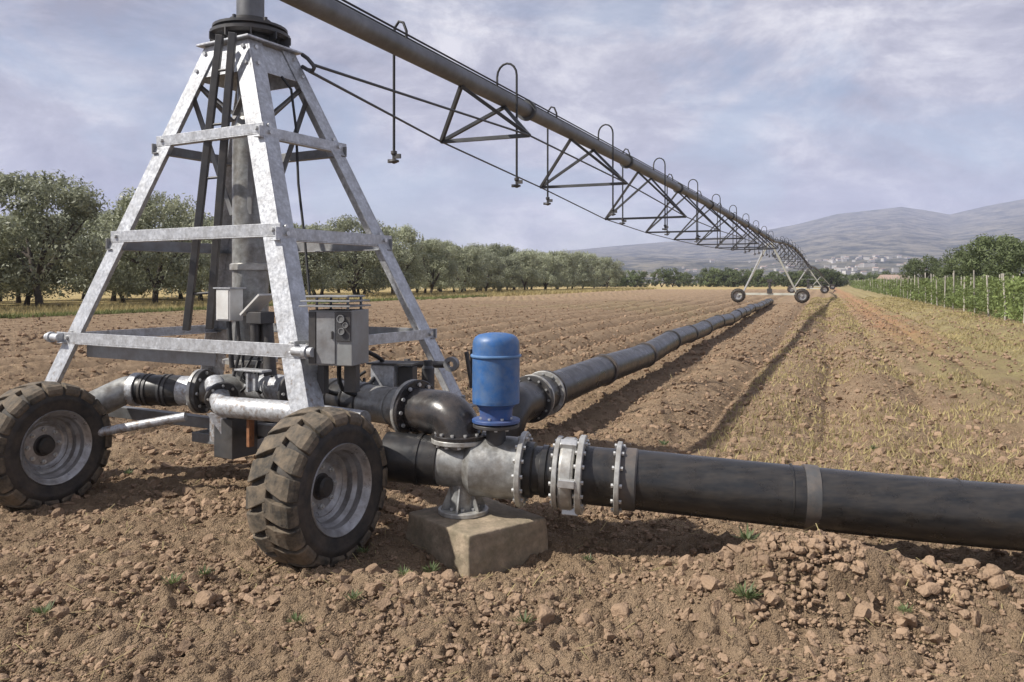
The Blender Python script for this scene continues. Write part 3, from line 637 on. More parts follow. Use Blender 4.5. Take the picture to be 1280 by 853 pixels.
mb = MB(); mb.box(at(510, 475, 5.92), Vector((.97, -.24, 0)) * .11, UZ * .2, UZ.cross(Vector((.97, -.24, 0))) * .1); mb.obj('terminal_box', M['darkmetal'], tower, bevel=.004)
mb = MB()                                              # drop cable inside the right face
pts = [at(352, 96, 6.45), at(364, 112, 6.45), at(370, 160, 6.42), at(373, 230, 6.35), at(381, 300, 6.25), at(387, 370, 6.1)]
mb.tube(pts, .011, 8); mb.obj('cable', M['cable'], tower)
# towing ring at the tower head
RA = leg_pt(1, 1, 3.50) + UX * .02
mb = MB(); c0 = RA + UX * .02; c1 = at(391, 84, 6.62); dv = (c1 - c0); sdv = Vector((0, 0, 1)) * .05
mb.tube([c0 + sdv, c0.lerp(c1, .5) + sdv * .9, c1 + sdv * .4, c1 + dv.normalized() * .02, c1 - sdv * .6, c0.lerp(c1, .5) - sdv, c0 - sdv], .017, 10)
mb.obj('rod_shackle', M['darkmetal'], tower)
# base pipework carried by the tower
def pipe(parent, pts, r, m, n=28, name='pipe'):
    mb = MB(); mb.tube(pts, r, n); return mb.obj(name, M[m], parent)
Lp = [TC + UZ * .80, at(246, 489, 6.42), at(172, 487, 6.5)]
left_dir = (Lp[2] - Lp[1]).normalized()
o = pipe(tower, [TC + UZ * .78, Lp[1]], .115, 'steel', name='inlet_pipe')
flange(tower, Lp[1] - left_dir * .06, left_dir, .175, .11, .035, M['darkmetal'], 8); flange(tower, Lp[1] - left_dir * .02, left_dir, .175, .11, .03, M['flange'], 8, .2)
o = pipe(tower, [Lp[1], Lp[1] + left_dir * .13], .118, 'galv', name='pipe_stub')
o = pipe(tower, [Lp[1] + left_dir * .13, Lp[2]], .122, 'black', name='rubber_hose')
mb = MB()
for f_ in (.22, .3, .55, .62): c = Lp[1].lerp(Lp[2], f_ + .2); mb.lathe(c, left_dir, [(.123, 0), (.13, .002), (.13, .022), (.123, .024)], 28)
mb.obj('hose_clamp', M['darkmetal'], o)
e1 = at(98, 516, 6.3); o = pipe(tower, [Lp[2] - left_dir * .01] + bend(Lp[2], Lp[2] + left_dir * .09, e1, .12, 6)[:] + [e1, e1 + (e1 - Lp[2]).normalized() * .5], .112, 'steel', name='outlet_pipe')
mb = MB(); mb.lathe(Lp[2] + left_dir * .0, left_dir, [(.12, -.03), (.135, -.028), (.135, .03), (.12, .034)], 28); mb.obj('pipe_collar', M['galv'], o)
# silver elbow that swings round to the right behind the near leg
s0, s1, s2 = at(268, 480, 6.36), at(283, 508, 6.02), at(372, 516, 5.62); s3 = at(455, 528, 5.35)
o = pipe(tower, [s0] + bend(s0, s1 + Vector((-.02, -.02, 0)), s2, .10, 8) + [s2, s3], .078, 'galv', name='bypass_elbow')
fl_d = (s1 - s0).normalized(); flange(tower, s0.lerp(s1, .62), fl_d, .125, .075, .03, M['darkmetal'], 8, bs=.8)
# brackets, jack foot and struts under the gear
mb = MB(); mb.box(at(272, 535, 6.1), UX * .16, UY * .014, UZ * .22); mb.add([at(258, 517, 6.05), at(283, 517, 6.05), at(283, 552, 6.05), at(258, 517, 6.12), at(283, 517, 6.12), at(283, 552, 6.12)], [(0, 1, 2), (5, 4, 3), (0, 3, 4, 1), (1, 4, 5, 2), (2, 5, 3, 0)]); mb.obj('bracket', M['galv'], tower)
mb = MB(); mb.box(at(295, 545, 6.15), UX * .20, UY * .25, UZ * .30); mb.obj('ballast_box', M['darkmetal'], tower, bevel=.006)
mb = MB(); mb.box(at(313, 540, 5.9), UX * .03, UY * .05, UZ * .22); mb.obj('jack_post', M['rust'], tower, bevel=.003)
mb = MB(); mb.tube([at(100, 545, 6.1), at(232, 521, 6.15)], .035, 14); mb.obj('drawbar', M['galv'], tower)
mb = MB(); mb.box(TC + UZ * .38, UX * .7, UY * .6, UZ * .08); mb.box(TC + UZ * .46, UX * .45, UY * .45, UZ * .06); mb.obj('base_frame', M['galv_dark'], tower, bevel=.005)
mb = MB()
for p0, p1, r_ in ((TC + UZ * .44, leg_pt(1, -1, .66), .06), (TC + UZ * .44, leg_pt(-1, -1, .66), .06), (TC + UZ * .44, leg_pt(1, 1, .66), .06), (TC + UZ * .44, leg_pt(-1, 1, .66), .06)): mb.bar(p0, p1, .09, .09)
mb.obj('skid_arm', M['galv_dark'], tower, bevel=.004)
# enclosure on the riser, tilted cover, gear at the middle
bx = at(287, 381, 6.30)
mb = MB(); mb.box(bx, UX * .16, UY * .13, UZ * .25); jb = mb.obj('junction_box', M['box'], tower, bevel=.006)
mb = MB(); mb.box(bx - UY * .069, UX * .135, UY * .006, UZ * .225); mb.obj('lid', M['box'], jb, bevel=.002)
mb = MB(); mb.box(bx + UZ * .131, UX * .19, UY * .16, UZ * .01); mb.obj('hood', M['galv'], jb)
mb = MB(); c = at(322, 381, 6.22); tl = (UX * .8 + UZ * .62).normalized(); mb.box(c, tl * .26, UY * .17, tl.cross(UY) * .018); sp_ = mb.obj('tilted_cover', M['box'], tower, bevel=.003)
mb = MB(); mb.box(c - UZ * .10 + UX * .03, UX * .16, UY * .14, UZ * .09); mb.tube([c - UZ * .14, c - UZ * .30], .025, 10); mb.obj('valve_actuator', M['darkmetal'], tower, bevel=.004)
mb = MB(); mb.tube([at(318, 400, 6.2), at(320, 445, 6.2)], .035, 12); mb.tube([at(333, 402, 6.25), at(338, 470, 6.2)], .05, 12); mb.tube([at(286, 402, 6.3), at(290, 460, 6.3)], .02, 10); mb.tube([at(297, 402, 6.3), at(300, 440, 6.3), at(292, 470, 6.3)], .014, 8); mb.obj('conduit', M['darkmetal'], tower)
mb = MB(); mb.box(at(318, 478, 6.15), UX * .05, UY * .03, UZ * .13); mb.box(at(311, 478, 6.15), UX * .025, UY * .04, UZ * .15); mb.box(at(316, 463, 6.15), UX * .3, UY * .10, UZ * .015); mb.obj('clamp_bracket', M['galv'], tower, bevel=.003)
# control cabinet
cb = at(424, 421, 5.30)
CX = Vector((.97, -.24, 0)); CY = Vector((.24, .97, 0))
mb = MB(); mb.box(cb, CX * .31, CY * .26, UZ * .36); cab = mb.obj('control_cabinet', M['cabinet'], tower, bevel=.006)
mb = MB(); mb.box(cb - CY * .134 + CX * -.028, CX * .13, CY * .008, UZ * .335); dr = mb.obj('cabinet_door', M['galv_dark'], cab, bevel=.002)
mb = MB(); mb.box(cb - CY * .142 + CX * .02 + UZ * .02, CX * .012, CY * .012, UZ * .05); mb.obj('handle', M['darkmetal'], dr, bevel=.002)
mb = MB(); mb.box(cb - CY * .136 + CX * .097 + UZ * .075, CX * .10, CY * .012, UZ * .19); gp = mb.obj('gauge_panel', M['darkmetal'], cab, bevel=.003)
for gx, zz, gr in ((.085, .125, .026), (.118, .085, .018), (.09, .045, .022)):
    mb = MB(); mb.lathe(cb - CY * .142 + CX * gx + UZ * zz, -CY, [(gr * .9, 0), (gr, .004), (gr, .016), (gr * .8, .016), (gr * .78, .010), (0, .010)], 20); g = mb.obj('gauge', M['galv_dark'], gp)
    mb = MB(); mb.lathe(cb - CY * .1525 + CX * gx + UZ * zz, -CY, [(gr * .76, 0), (0, .0005)], 20); mb.obj('dial', M['dial'], g)
mb = MB(); mb.box(cb - CY * .134 + CX * -.125, CX * .05, CY * .010, UZ * .335); mb.obj('side_panel', M['darkmetal'], cab, bevel=.002)
for dz, sw, sd_ in ((.205, .36, .33), (.238, .35, .31), (.268, .30, .27)):
    mb = MB(); mb.box(cb + UZ * dz - CX * .02 - CY * .01, CX * sw, CY * sd_, UZ * .011); mb.obj('sun_roof', M['galv_dark'], cab, bevel=.002)
for sx in (-1, 1):
    for sy in (-1, 1):
        mb = MB(); mb.tube([cb + CX * sx * .11 + CY * sy * .10 + UZ * .17, cb + CX * sx * .11 + CY * sy * .10 + UZ * .268], .009, 8); mb.obj('roof_post', M['galv_dark'], cab)
for u_, w_, v0_, v1_ in ((440, .085, 438, 490), (404, .05, 452, 492)):
    p0_, p1_ = at(u_, v0_, 5.36), at(u_, v1_, 5.36); mb = MB(); mb.box((p0_ + p1_) / 2, CX * w_, CY * .07, UZ * (p0_.z - p1_.z)); mb.obj('cabinet_post', M['darkmetal'], tower, bevel=.004)
gb = at(484, 471, 5.95)
mb = MB(); mb.box(gb, CX * .18, CY * .2, UZ * .19); gbx = mb.obj('gear_box', M['galv'], tower, bevel=.006)
mb = MB(); mb.box(gb + UZ * .104 + CX * .06, CX * .36, CY * .22, UZ * .012); mb.obj('gear_box_lid', M['darkmetal'], gbx)
mb = MB(); mb.tube([at(470, 455, 6.25), at(560, 456, 6.45)], .028, 14); mb.disc(at(505, 455, 6.3), (1, .1, 0), .04, .05, 18); sh_ = mb.obj('drive_shaft', M['darkmetal'], tower)
mb = MB(); mb.disc(at(566, 455, 6.42), (-.3, -1, 0), .058, .06, 22, .026); mb.obj('shaft_eye', M['galv_dark'], sh_)
mb = MB(); mb.box(at(594, 452, 6.55), UX * .07, UY * .05, UZ * .20); mb.obj('valve_block', M['darkmetal'], tower, bevel=.004)
for q in (((583, 440, 6.5), (590, 485, 6.5)), ((596, 465, 6.5), (600, 515, 6.4))):
    mb = MB(); mb.tube([at(*q[0]), at(*q[1])], .018, 8); mb.obj('conduit', M['darkmetal'], tower)
for k in range(7):
    mb = MB(); q0 = at(random.uniform(390, 470), random.uniform(455, 480), 6.1); q1 = at(random.uniform(400, 490), random.uniform(478, 500), 6.0); md = (q0 + q1) / 2 + Vector((random.uniform(-.05, .05), -.05, -.08)); mb.tube([q0, q0.lerp(md, .6), md, md.lerp(q1, .6), q1], .012, 7); mb.obj('cable', M['cable'], tower)
for k in range(5):
    mb = MB(); q0 = at(random.uniform(266, 330), random.uniform(440, 455), 6.35); q1 = at(random.uniform(285, 340), random.uniform(470, 495), 6.25); md = (q0 + q1) / 2 + Vector((random.uniform(-.08, .08), -.06, -.05)); mb.tube([q0, q0.lerp(md, .6), md, md.lerp(q1, .6), q1], .011, 7); mb.obj('cable', M['cable'], tower)

# wheels
def make_wheel(parent, c, ax, steer=0.):
    """ax points out of the face; built round the world origin, then placed"""
    RO, HWD = .425, .155
    hubm = MB(); hubm.lathe((0, 0, 0), (0, 0, 1), [(0, -.05), (.088, -.05), (.088, -.005), (.066, .005), (.062, .04), (.048, .052), (0, .054)], 24)
    w = hubm.obj('wheel', M['hub'], None); w.parent = parent
    w.location = Vector(c) - parent.location; w.rotation_euler = Vector(ax).to_track_quat('Z', 'Y').to_euler()
    tm = MB(); tm.lathe((0, 0, 0), (0, 0, 1), [(.248, -.14), (.258, -.155), (.31, -.168), (.36, -.172), (.40, -.160), (.423, -.13), (.432, -.07), (.434, 0), (.432, .07), (.423, .13), (.40, .160), (.36, .172), (.345, .178), (.335, .173), (.31, .170), (.285, .165), (.258, .155), (.248, .14)], 72, sharp=False)
    ty = tm.obj('tyre', M['rubber'], w, local=True)
    lm = MB(); NL = 19
    for k in range(NL):
        for sd in (-1, 1):
            a0 = 2 * PI * (k + (.5 if sd > 0 else 0)) / NL; st = 2 * PI / NL
            # a lug running from the crown to the shoulder, slanting back, then down the shoulder
            prof = [(-.012, .468, 0), (.06, .467, .28), (.115, .460, .42), (.150, .448, .50), (.170, .425, .52), (.176, .395, .52)]
            vs = []
            for y, r_, sl in prof:
                wd = .36 + .06 * (y > .1)
                for da in (-wd, wd):
                    a = a0 + (sl * .75 + da) * st
                    for rr in (r_, r_ - .05):
                        vs.append((math.cos(a) * rr, math.sin(a) * rr, sd * (y - (0 if rr == r_ else (.0 if y < .14 else .03)))))
            fs = []
            for i in range(len(prof) - 1):
                b = i * 4; n_ = b + 4
                fs += [(b, n_, n_ + 2, b + 2), (b, b + 1, n_ + 1, n_), (b + 2, n_ + 2, n_ + 3, b + 3)]
            fs += [(0, 2, 3, 1), (len(vs) - 4, len(vs) - 3, len(vs) - 1, len(vs) - 2)]
            if sd < 0: fs = [f_[::-1] for f_ in fs]
            lm.add(vs, fs)
    lo = lm.obj('tread_lugs', M['tread'], w, bevel=.006, local=True)
    rm = MB(); rm.lathe((0, 0, 0), (0, 0, 1), [(.255, -.155), (.275, -.15), (.255, -.12), (.225, -.10), (.225, .02), (.232, .06), (.250, .085), (.252, .125), (.262, .135), (.278, .150), (.284, .160), (.280, .167), (.270, .160), (.250, .138), (.240, .130), (.236, .09), (.218, .066), (.212, .03), (.198, .02), (.190, .012), (.178, .016), (.165, .002), (.15, -.006), (.10, -.002), (.06, 0)], 56)
    rm.v = [(x * .95, y * .95, z) for x, y, z in rm.v]; ri = rm.obj('rim', M['rim'], w, local=True)
    for k in range(8):
        nb = MB(); a = 2 * PI * k / 8; nb.lathe((math.cos(a) * .118, math.sin(a) * .118, -.012), (0, 0, 1), [(.017, 0), (.017, .02), (.009, .02), (.009, .034), (0, .034)], 6); nb.obj('wheel_nut', M['bolt'], w, local=True)
    return w
AX = Vector((.885, -.466, 0)).normalized()
WN = Vector((-1.13, 4.74, .435)); WL = Vector((-3.44, 5.88, .445))
make_wheel(tower, WN, AX); make_wheel(tower, WL, AX)
mb = MB(); mb.tube([WN - AX * .08, WN - AX * .38], .05, 14); mb.bar(WN - AX * .34, leg_pt(1, -1, .66) - UX * .1, .1, .1); mb.obj('stub_axle', M['darkmetal'], tower)
mb = MB(); mb.tube([WL - AX * .08, WL - AX * .42], .05, 14); mb.bar(WL - AX * .38, leg_pt(-1, -1, .66), .1, .1); mb.obj('stub_axle', M['darkmetal'], tower)

# ------------------------------------------------------------------ front manifold and front pipe
MO = Vector((-.33, 5.11, .49)); MD = Vector((1.78, -.36, -.085)); ML = MD.length; MX = MD.normalized()
def mpt(s): return MO + MD * s
mani = empty('pipe_manifold', (MO.x, MO.y, .18), 'grey steel tee manifold with black elbow standing on the concrete block', 'pipe manifold')
mb = MB(); mb.lathe(MO, MX, [(0, -.50), (.15, -.50), (.15, -.10), (.155, -.10), (.155, .05), (.195, .10), (.195, .40)], 40)
body = mb.obj('barrel', M['steel'], mani)
mb = MB(); mb.lathe(MO, MX, [(.152, -.50), (.158, -.495), (.158, -.13), (.152, -.125)], 40); mb.lathe(MO, MX, [(.156, -.28), (.166, -.278), (.166, -.25), (.156, -.248)], 40); mb.obj('black_spool', M['black'], mani)
mb = MB(); mb.tube([MO, MO + UZ * .165], .115, 32); mb.obj('branch', M['steel'], mani)
foot_c = Vector((MO.x + .02, MO.y - .02, 0))
mb = MB(); mb.tube([foot_c + UZ * .21, foot_c + UZ * .40], .085, 28)
for k in range(6):
    a = PI / 3 * k + .3; dv = Vector((math.cos(a), math.sin(a), 0)); sv = Vector((-dv.y, dv.x, 0)) * .005
    pts = [foot_c + dv * .08 + UZ * .212, foot_c + dv * .145 + UZ * .212, foot_c + dv * .085 + UZ * .36]
    mb.add([p + sv for p in pts] + [p - sv for p in pts], [(0, 1, 2), (5, 4, 3), (0, 3, 4, 1), (1, 4, 5, 2), (2, 5, 3, 0)])
mb.obj('pedestal', M['steel'], mani)
flange(mani, foot_c + UZ * .196, UZ, .16, .02, .028, M['flange'], 8)
UPD = (Vector((-2.168, 6.631, 0)) - Vector((MO.x, MO.y, 0))).normalized(); ZU = .79
ec = Vector((MO.x, MO.y, ZU))
flange(mani, MO + UZ * .150, UZ, .185, .12, .03, M['flange'], 12); flange(mani, MO + UZ * .178, UZ, .185, .12, .024, M['blacksteel'], 12, .5, bs=.9)
mb = MB(); pts = [MO + UZ * .185] + bend(ec - UZ * .3, ec + UZ * .0, ec + UPD * .5, .165, 14) + [ec + UPD * .40]
mb.tube(pts, .148, 36); mb.obj('elbow', M['blacksteel'], mani)
fc = ec + UPD * .40; flange(mani, fc, UPD, .20, .13, .028, M['blacksteel'], 12); flange(mani, fc + UPD * .034, UPD, .20, .13, .03, M['flange'], 12, .0, bs=.9)
LT = (TC - Vector((MO.x, MO.y, 0))).length
mb = MB(); mb.lathe(ec, UPD, [(.128, .42), (.128, .98)], 36); mb.lathe(ec, UPD, [(.129, .60), (.135, .602), (.135, .615), (.129, .617)], 36); mb.obj('supply_pipe', M['steel'], mani)
mb = MB(); mb.lathe(ec, UPD, [(.128, .90), (.140, .91), (.140, .98), (.132, .99), (.132, 1.05), (.142, 1.06), (.142, 1.12), (.132, 1.13), (.132, 1.22), (.142, 1.23), (.142, 1.30), (.11, 1.32)], 36); mb.obj('rubber_coupling', M['black'], mani)
mb = MB(); mb.lathe(ec, UPD, [(.11, 1.3), (.11, 1.75), (.118, 1.75), (.118, LT)], 36); mb.obj('supply_pipe', M['galv'], mani)
flange(mani, ec + UPD * 1.74, UPD, .17, .11, .03, M['darkmetal'], 8); 
# front flanges, coupler
flange(mani, mpt(.225), MX, .235, .17, .032, M['flange'], 14)
o = None
mb = MB(); mb.lathe(mpt(.235), MX, [(.17, 0), (.172, .0), (.172, .05), (.150, .06), (.150, .10), (.162, .105), (.162, .14), (.150, .145), (.150, .17), (.17, .175), (.17, .2)], 40); mb.obj('dismantling_joint', M['black'], mani)
flange(mani, mpt(.348), MX, .225, .15, .03, M['flange'], 14, .3)
mb = MB(); mb.lathe(mpt(.358), MX, [(.175, 0), (.212, .004), (.222, .02), (.222, .075), (.212, .09), (.178, .095)], 40); mb.obj('coupler', M['flange'], mani)
flange(mani, mpt(.428), MX, .242, .16, .036, M['flange'], 14)
dq = MX.cross(UZ).normalized()
for a in (.5, 1.6, 2.9, 4.1, 5.3):
    rv = (UZ * math.cos(a) + dq * math.sin(a)); mb = MB(); mb.box(mpt(.392) + rv * .225, rv * .05, MX * .10, rv.cross(MX) * .05); mb.obj('coupler_clamp', M['bolt'], mani, bevel=.005)

fp = empty('front_pipe', (mpt(1.2).x, mpt(1.2).y, mpt(1.2).z - .18), 'thick black plastic pipe running right from the flanged manifold', 'pipe')
mb = MB(); mb.lathe(mpt(.43), MX, [(.12, 0), (.176, 0), (.176, .22)], 48); mb.obj('stub_end', M['black'], fp)
flange(fp, mpt(.553), MX, .222, .165, .03, M['flange'], 12)
mb = MB(); mb.lathe(mpt(.56), MX, [(.17, 0), (.188, .0), (.188, .09), (.18, .10)], 48); mb.obj('pipe_collar', M['sleeve'], fp)
mb = MB(); n_ = 30; pts = []
for k in range(n_ + 1):
    s = .60 + 2.6 * k / n_; pts.append(mpt(s) + Vector((0, .012 * math.sin(s * 3), -.01 * math.sin((s - .6) * 2.2))))
mb.tube(pts, .18, 56); fpo = mb.obj('pipe_wall', M['black_front'], fp)
mb = MB(); c = mpt(1.165) + Vector((0, 0, -.005)); mb.lathe(c, MX, [(.175, -.04), (.186, -.04), (.187, 0), (.186, .04), (.175, .04)], 56); mb.obj('weld_sleeve', M['sleeve'], fp)
mb = MB()
for s in (1.105, 1.6): mb.lathe(mpt(s) + Vector((0, 0, -.005)), MX, [(.178, -.006), (.184, -.003), (.184, .003), (.178, .006)], 56)
mb.obj('weld_bead', M['black'], fp)

# concrete block
bl = MB(); z0, z1 = -.25, .182; base_q = [at(607, 700, 4.72), at(697, 655, 5.0), at(590, 640, 5.52), at(508, 655, 5.13)]
qb = [(0, -.46), (.47, -.10), (.05, .44), (-.42, .02)]
bc = Vector((foot_c.x + .06, foot_c.y - .02, 0))
vs = [bc + Vector((x * 1.05, y * 1.05, z0)) for x, y in qb] + [bc + Vector((x * .98, y * .98, z1)) for x, y in qb]
bl.add(vs, [(3, 2, 1, 0), (4, 5, 6, 7), (0, 1, 5, 4), (1, 2, 6, 5), (2, 3, 7, 6), (3, 0, 4, 7)])
blk = bl.obj('concrete_block', M['concrete'], None, bevel=.009)
import bmesh
bm = bmesh.new(); bm.from_mesh(blk.data); bmesh.ops.subdivide_edges(bm, edges=bm.edges[:], cuts=14, use_grid_fill=True)
for v in bm.verts:
    n_ = fbm(np.array([v.co.x * 9 + v.co.z * 7]), np.array([v.co.y * 9 - v.co.z * 5]), 4, 500)[0]; v.co += Vector((v.co.x - bc.x, v.co.y - bc.y, .0)).normalized() * n_ * .028; v.co.z += n_ * .015 if v.co.z < .15 else min(0, n_ * .02)
bm.to_mesh(blk.data); bm.free(); blk.data.polygons.foreach_set('use_smooth', [True] * len(blk.data.polygons))
tag(blk, 'rough earthy concrete block under the foot of the steel manifold', 'block')

# blue air valve
vc = at(620, 560, 5.0); vc.z = 0
va = empty('air_valve', (vc.x, vc.y, .66), 'round blue domed air release valve on top of the manifold', 'valve')
mb = MB(); mb.tube([vc + UZ * .55, vc + UZ * .74], .062, 24); mb.obj('neck', M['darkmetal'], va)
flange(va, vc + UZ * .752, UZ, .145, .04, .022, M['darkmetal'], 8, bs=.8); flange(va, vc + UZ * .782, UZ, .15, .04, .022, M['bluedark'], 8, .5, bs=.8)
mb = MB(); mb.lathe(vc, UZ, [(.06, .79), (.10, .795), (.105, .86), (.128, .885), (.145, .895)], 40); mb.obj('lower_body', M['bluedark'], va)
mb = MB(); mb.lathe(vc, UZ, [(.125, .885), (.146, .892), (.148, .91), (.148, 1.175), (.146, 1.18)], 44); mb.obj('canister', M['blue'], va)
mb = MB(); mb.lathe(vc, UZ, [(.146, 1.178), (.158, 1.180), (.160, 1.187), (.158, 1.194), (.147, 1.196)], 44); mb.obj('band', M['blueband'], va)
mb = MB(); mb.lathe(vc, UZ, [(.147, 1.194), (.147, 1.255), (.143, 1.28), (.130, 1.303), (.108, 1.318), (.06, 1.328), (0, 1.331)], 44, sharp=False); mb.obj('dome', M['blue'], va)

# ------------------------------------------------------------------ long pipe to the far tower
lpD = Vector((.376, 1, -.0035)).normalized(); LP0 = Vector((.13, 8.28, .41))
lp = empty('field_pipe', (LP0.x, LP0.y, .2), 'long black pipe stretching across the field to the far wheeled tower', 'pipe')
ptsL = [LP0 + Vector((-.30, -.55, -.75)), LP0 + Vector((-.29, -.53, -.45))] + bend(LP0 + Vector((-.28, -.5, -.6)), LP0 + Vector((-.18, -.48, .0)), LP0 + lpD * .5, .26, 12)
mb = MB(); mb.tube(ptsL + [LP0 + lpD * .25], .20, 36); mb.obj('elbow', M['black'], lp)
for s in (.16, .24, .62, .70): flange(lp, LP0 + lpD * s, lpD, .25, .18, .03, M['darkmetal'] if s in (.16, .70) else M['flange'], 12)
mb = MB(); mb.lathe(LP0, lpD, [(.205, .26), (.205, .60)], 36); mb.obj('spool', M['black'], lp)
mb = MB(); pts = []
for k in range(70):
    s = .7 + 51.8 * (k / 69) ** 1.5; pts.append(LP0 + lpD * s + Vector((.05 * math.sin(s * .35), 0, .03 * math.sin(s * .8) * min(1, s / 6))))
mb.tube(pts, .20, 32); mb.obj('pipe_wall', M['black'], lp)
s = 3.1
while s < 52:
    c = LP0 + lpD * s + Vector((.05 * math.sin(s * .35), 0, .03 * math.sin(s * .8) * min(1, s / 6))); mb = MB(); mb.lathe(c, lpD, [(.19, -.05), (.222, -.05), (.222, -.02), (.212, -.018), (.212, .018), (.222, .02), (.222, .05), (.19, .05)], 30); mb.obj('coupling', M['sleeve'], lp); s += 3.0

# ------------------------------------------------------------------ the overhead spans
def span(P0, P1, ntruss, bow, rpipe, rod0, rod1, label, wmid=1.25, droppers=True, nseg=22, dmid=1.25, t_first=.08, full=True, table=None):
    P0, P1 = Vector(P0), Vector(P1); dh = Vector((P1.x - P0.x, P1.y - P0.y, 0)).normalized(); sd = Vector((dh.y, -dh.x, 0)); L = (P1 - P0).length
    sp = empty('irrigation_span', P0, label, 'irrigation span', None)
    ax = lambda t: P0.lerp(P1, t) + UZ * bow * 4 * t * (1 - t)
    mb = MB(); mb.tube([ax(k / 60) for k in range(61)], rpipe, 20); mb.obj('main_pipe', M['pipe_galv'], sp)
    for k in range(1, 9):
        if not full: break
        t = k / 9; c = ax(t); d = (ax(t + .01) - ax(t - .01)).normalized(); mb = MB(); mb.lathe(c, d, [(rpipe, -.03), (rpipe * 1.45, -.03), (rpipe * 1.45, -.002), (rpipe * 1.40, 0), (rpipe * 1.45, .002), (rpipe * 1.45, .03), (rpipe, .03)], 20); mb.obj('pipe_flange', M['strut'], sp)
    mb = MB(); mb.tube([ax(k / 60) + UZ * (rpipe + .05) - sd * .05 for k in range(61)], .016, 8); mb.tube([ax(k / 60) + UZ * (rpipe + .022) + sd * .07 for k in range(61)], .012, 8)
    for k in range(1, 40): c = ax(k / 40); mb.box(c + UZ * (rpipe + .025) - sd * .05, dh * .02, sd * .02, UZ * .07)
    mb.obj('power_cable', M['cable'], sp)
    ends = {-1: [Vector(rod0[0])], 1: [Vector(rod0[1])]}
    tt = [t_first + (1 - 2 * t_first) * k / (ntruss - 1) for k in range(ntruss)]
    for i, t in enumerate(tt):
        f_ = math.sin(PI * (.12 + .76 * t)) ; k_ = min(1., .48 + .62 * (i / 3.2)) if t < .5 else min(1., .48 + .62 * ((ntruss - 1 - i) / 3.2))
        wd = wmid * k_; dp = dmid * (.42 + .58 * k_); c = ax(t); dtn = .72 / L
        if table: t, wd, dp = table[i]; c = ax(t)
        Lp_, Rp_ = c - sd * wd - UZ * dp, c + sd * wd - UZ * dp
        mb = MB(); mb.bar(Lp_, Rp_, .05, .05, dh); tf = mb.obj('truss_frame', M['strut'], sp)
        An, Bn = ax(t - dtn) - UZ * rpipe, ax(t + dtn) - UZ * rpipe
        for a, b in ((Lp_, An), (Lp_, Bn), (Rp_, An), (Rp_, Bn)):
            mb = MB(); mb.bar(a, b, .05, .045, dh); mb.obj('strut', M['strut'], tf)
        ends[-1].append(Lp_); ends[1].append(Rp_)
    ends[-1].append(Vector(rod1[0])); ends[1].append(Vector(rod1[1]))
    for s_ in (-1, 1):
        mb = MB(); mb.tube(ends[s_], .0135, 8); mb.obj('truss_rod', M['strut'], sp)
    if droppers:
        k = 0; t = .0455
        while t < .975:
            c = ax(t); big_ = k % 2 == 1; top = c + UZ * rpipe; a = (sd if big_ else (sd * .25 + dh * .9).normalized() * .55 + sd * .45)
            rr = .15 if big_ else .11; up = .30 if big_ else .22
            q = top + a.normalized() * 2 * rr if big_ else top + sd * .02 + dh * .2
            hd = (q - top); hd.z = 0
            arc = [top, top + UZ * up * .5]
            for j in range(9):
                an = PI * j / 8; arc.append(top + hd * (.5 - .5 * math.cos(an)) + UZ * (up * .5 + up * .6 * math.sin(an)))
            zb = c.z - 1.0 - .35 * math.sin(PI * t) ** .5
            btm = Vector((arc[-1].x, arc[-1].y, zb))
            if not big_:                                  # short hook: its hose hangs close by the pipe's flank
                off = -sd * (rpipe + .05) ; arc = [top, top + UZ * .10, top + UZ * .20 + off * .25, top + UZ * .22 + off * .6, top + UZ * .15 + off * .95, c + off + UZ * .05]; btm = Vector((arc[-1].x, arc[-1].y, zb))
            mb = MB(); mb.tube(arc + [btm], .016, 8); h = mb.obj('drop_hose', M['cable'], sp)
            mb = MB(); mb.lathe(btm, -UZ, [(.0, -.01), (.035, 0), (.035, .03), (.02, .05), (.02, .09), (.055, .10), (.06, .12), (.015, .14), (0, .145)], 12)
            mb.box(btm - UZ * .06 + sd * .05, sd * .07, dh * .03, UZ * .05); mb.box(btm - UZ * .11 - sd * .05, sd * .05, dh * .03, UZ * .04); mb.obj('sprinkler', M['darkmetal'], h)
            k += 1; t += 1 / nseg
    return sp, ax
P0 = Vector((TC.x, TC.y, 4.22)); P1 = Vector((19.35, 59, 4.62)); FIRST = ((.083, .66, .68), (.163, .85, .88), (.255, 1.02, 1.18), (.345, 1.14, 1.28), (.437, 1.26, 1.30), (.53, 1.28, 1.30), (.62, 1.22, 1.28), (.71, 1.1, 1.2), (.80, .95, 1.0), (.90, .7, .75))
b0 = (at(386, 89, 6.62), at(391, 81, 6.66)); dh1 = Vector((P1.x - P0.x, P1.y - P0.y, 0)).normalized(); sd1 = Vector((dh1.y, -dh1.x, 0))
e1_ = (P1 - dh1 * .6 - UZ * .25 - sd1 * .2, P1 - dh1 * .6 - UZ * .25 + sd1 * .2)
sp1, ax1 = span(P0, P1, 10, .12, .112, b0, e1_, 'nearest overhead irrigation pipe span with trusses and drop hoses, hung from the pivot tower', table=FIRST)
mb = MB(); top = TC + UZ * 3.78
mb.tube([top, top + UZ * .05] + bend(TC + UZ * 3.9, TC + UZ * 4.22, ax1(.02), .14, 8), .112, 20); mb.obj('pivot_elbow', M['pipe_galv'], sp1)

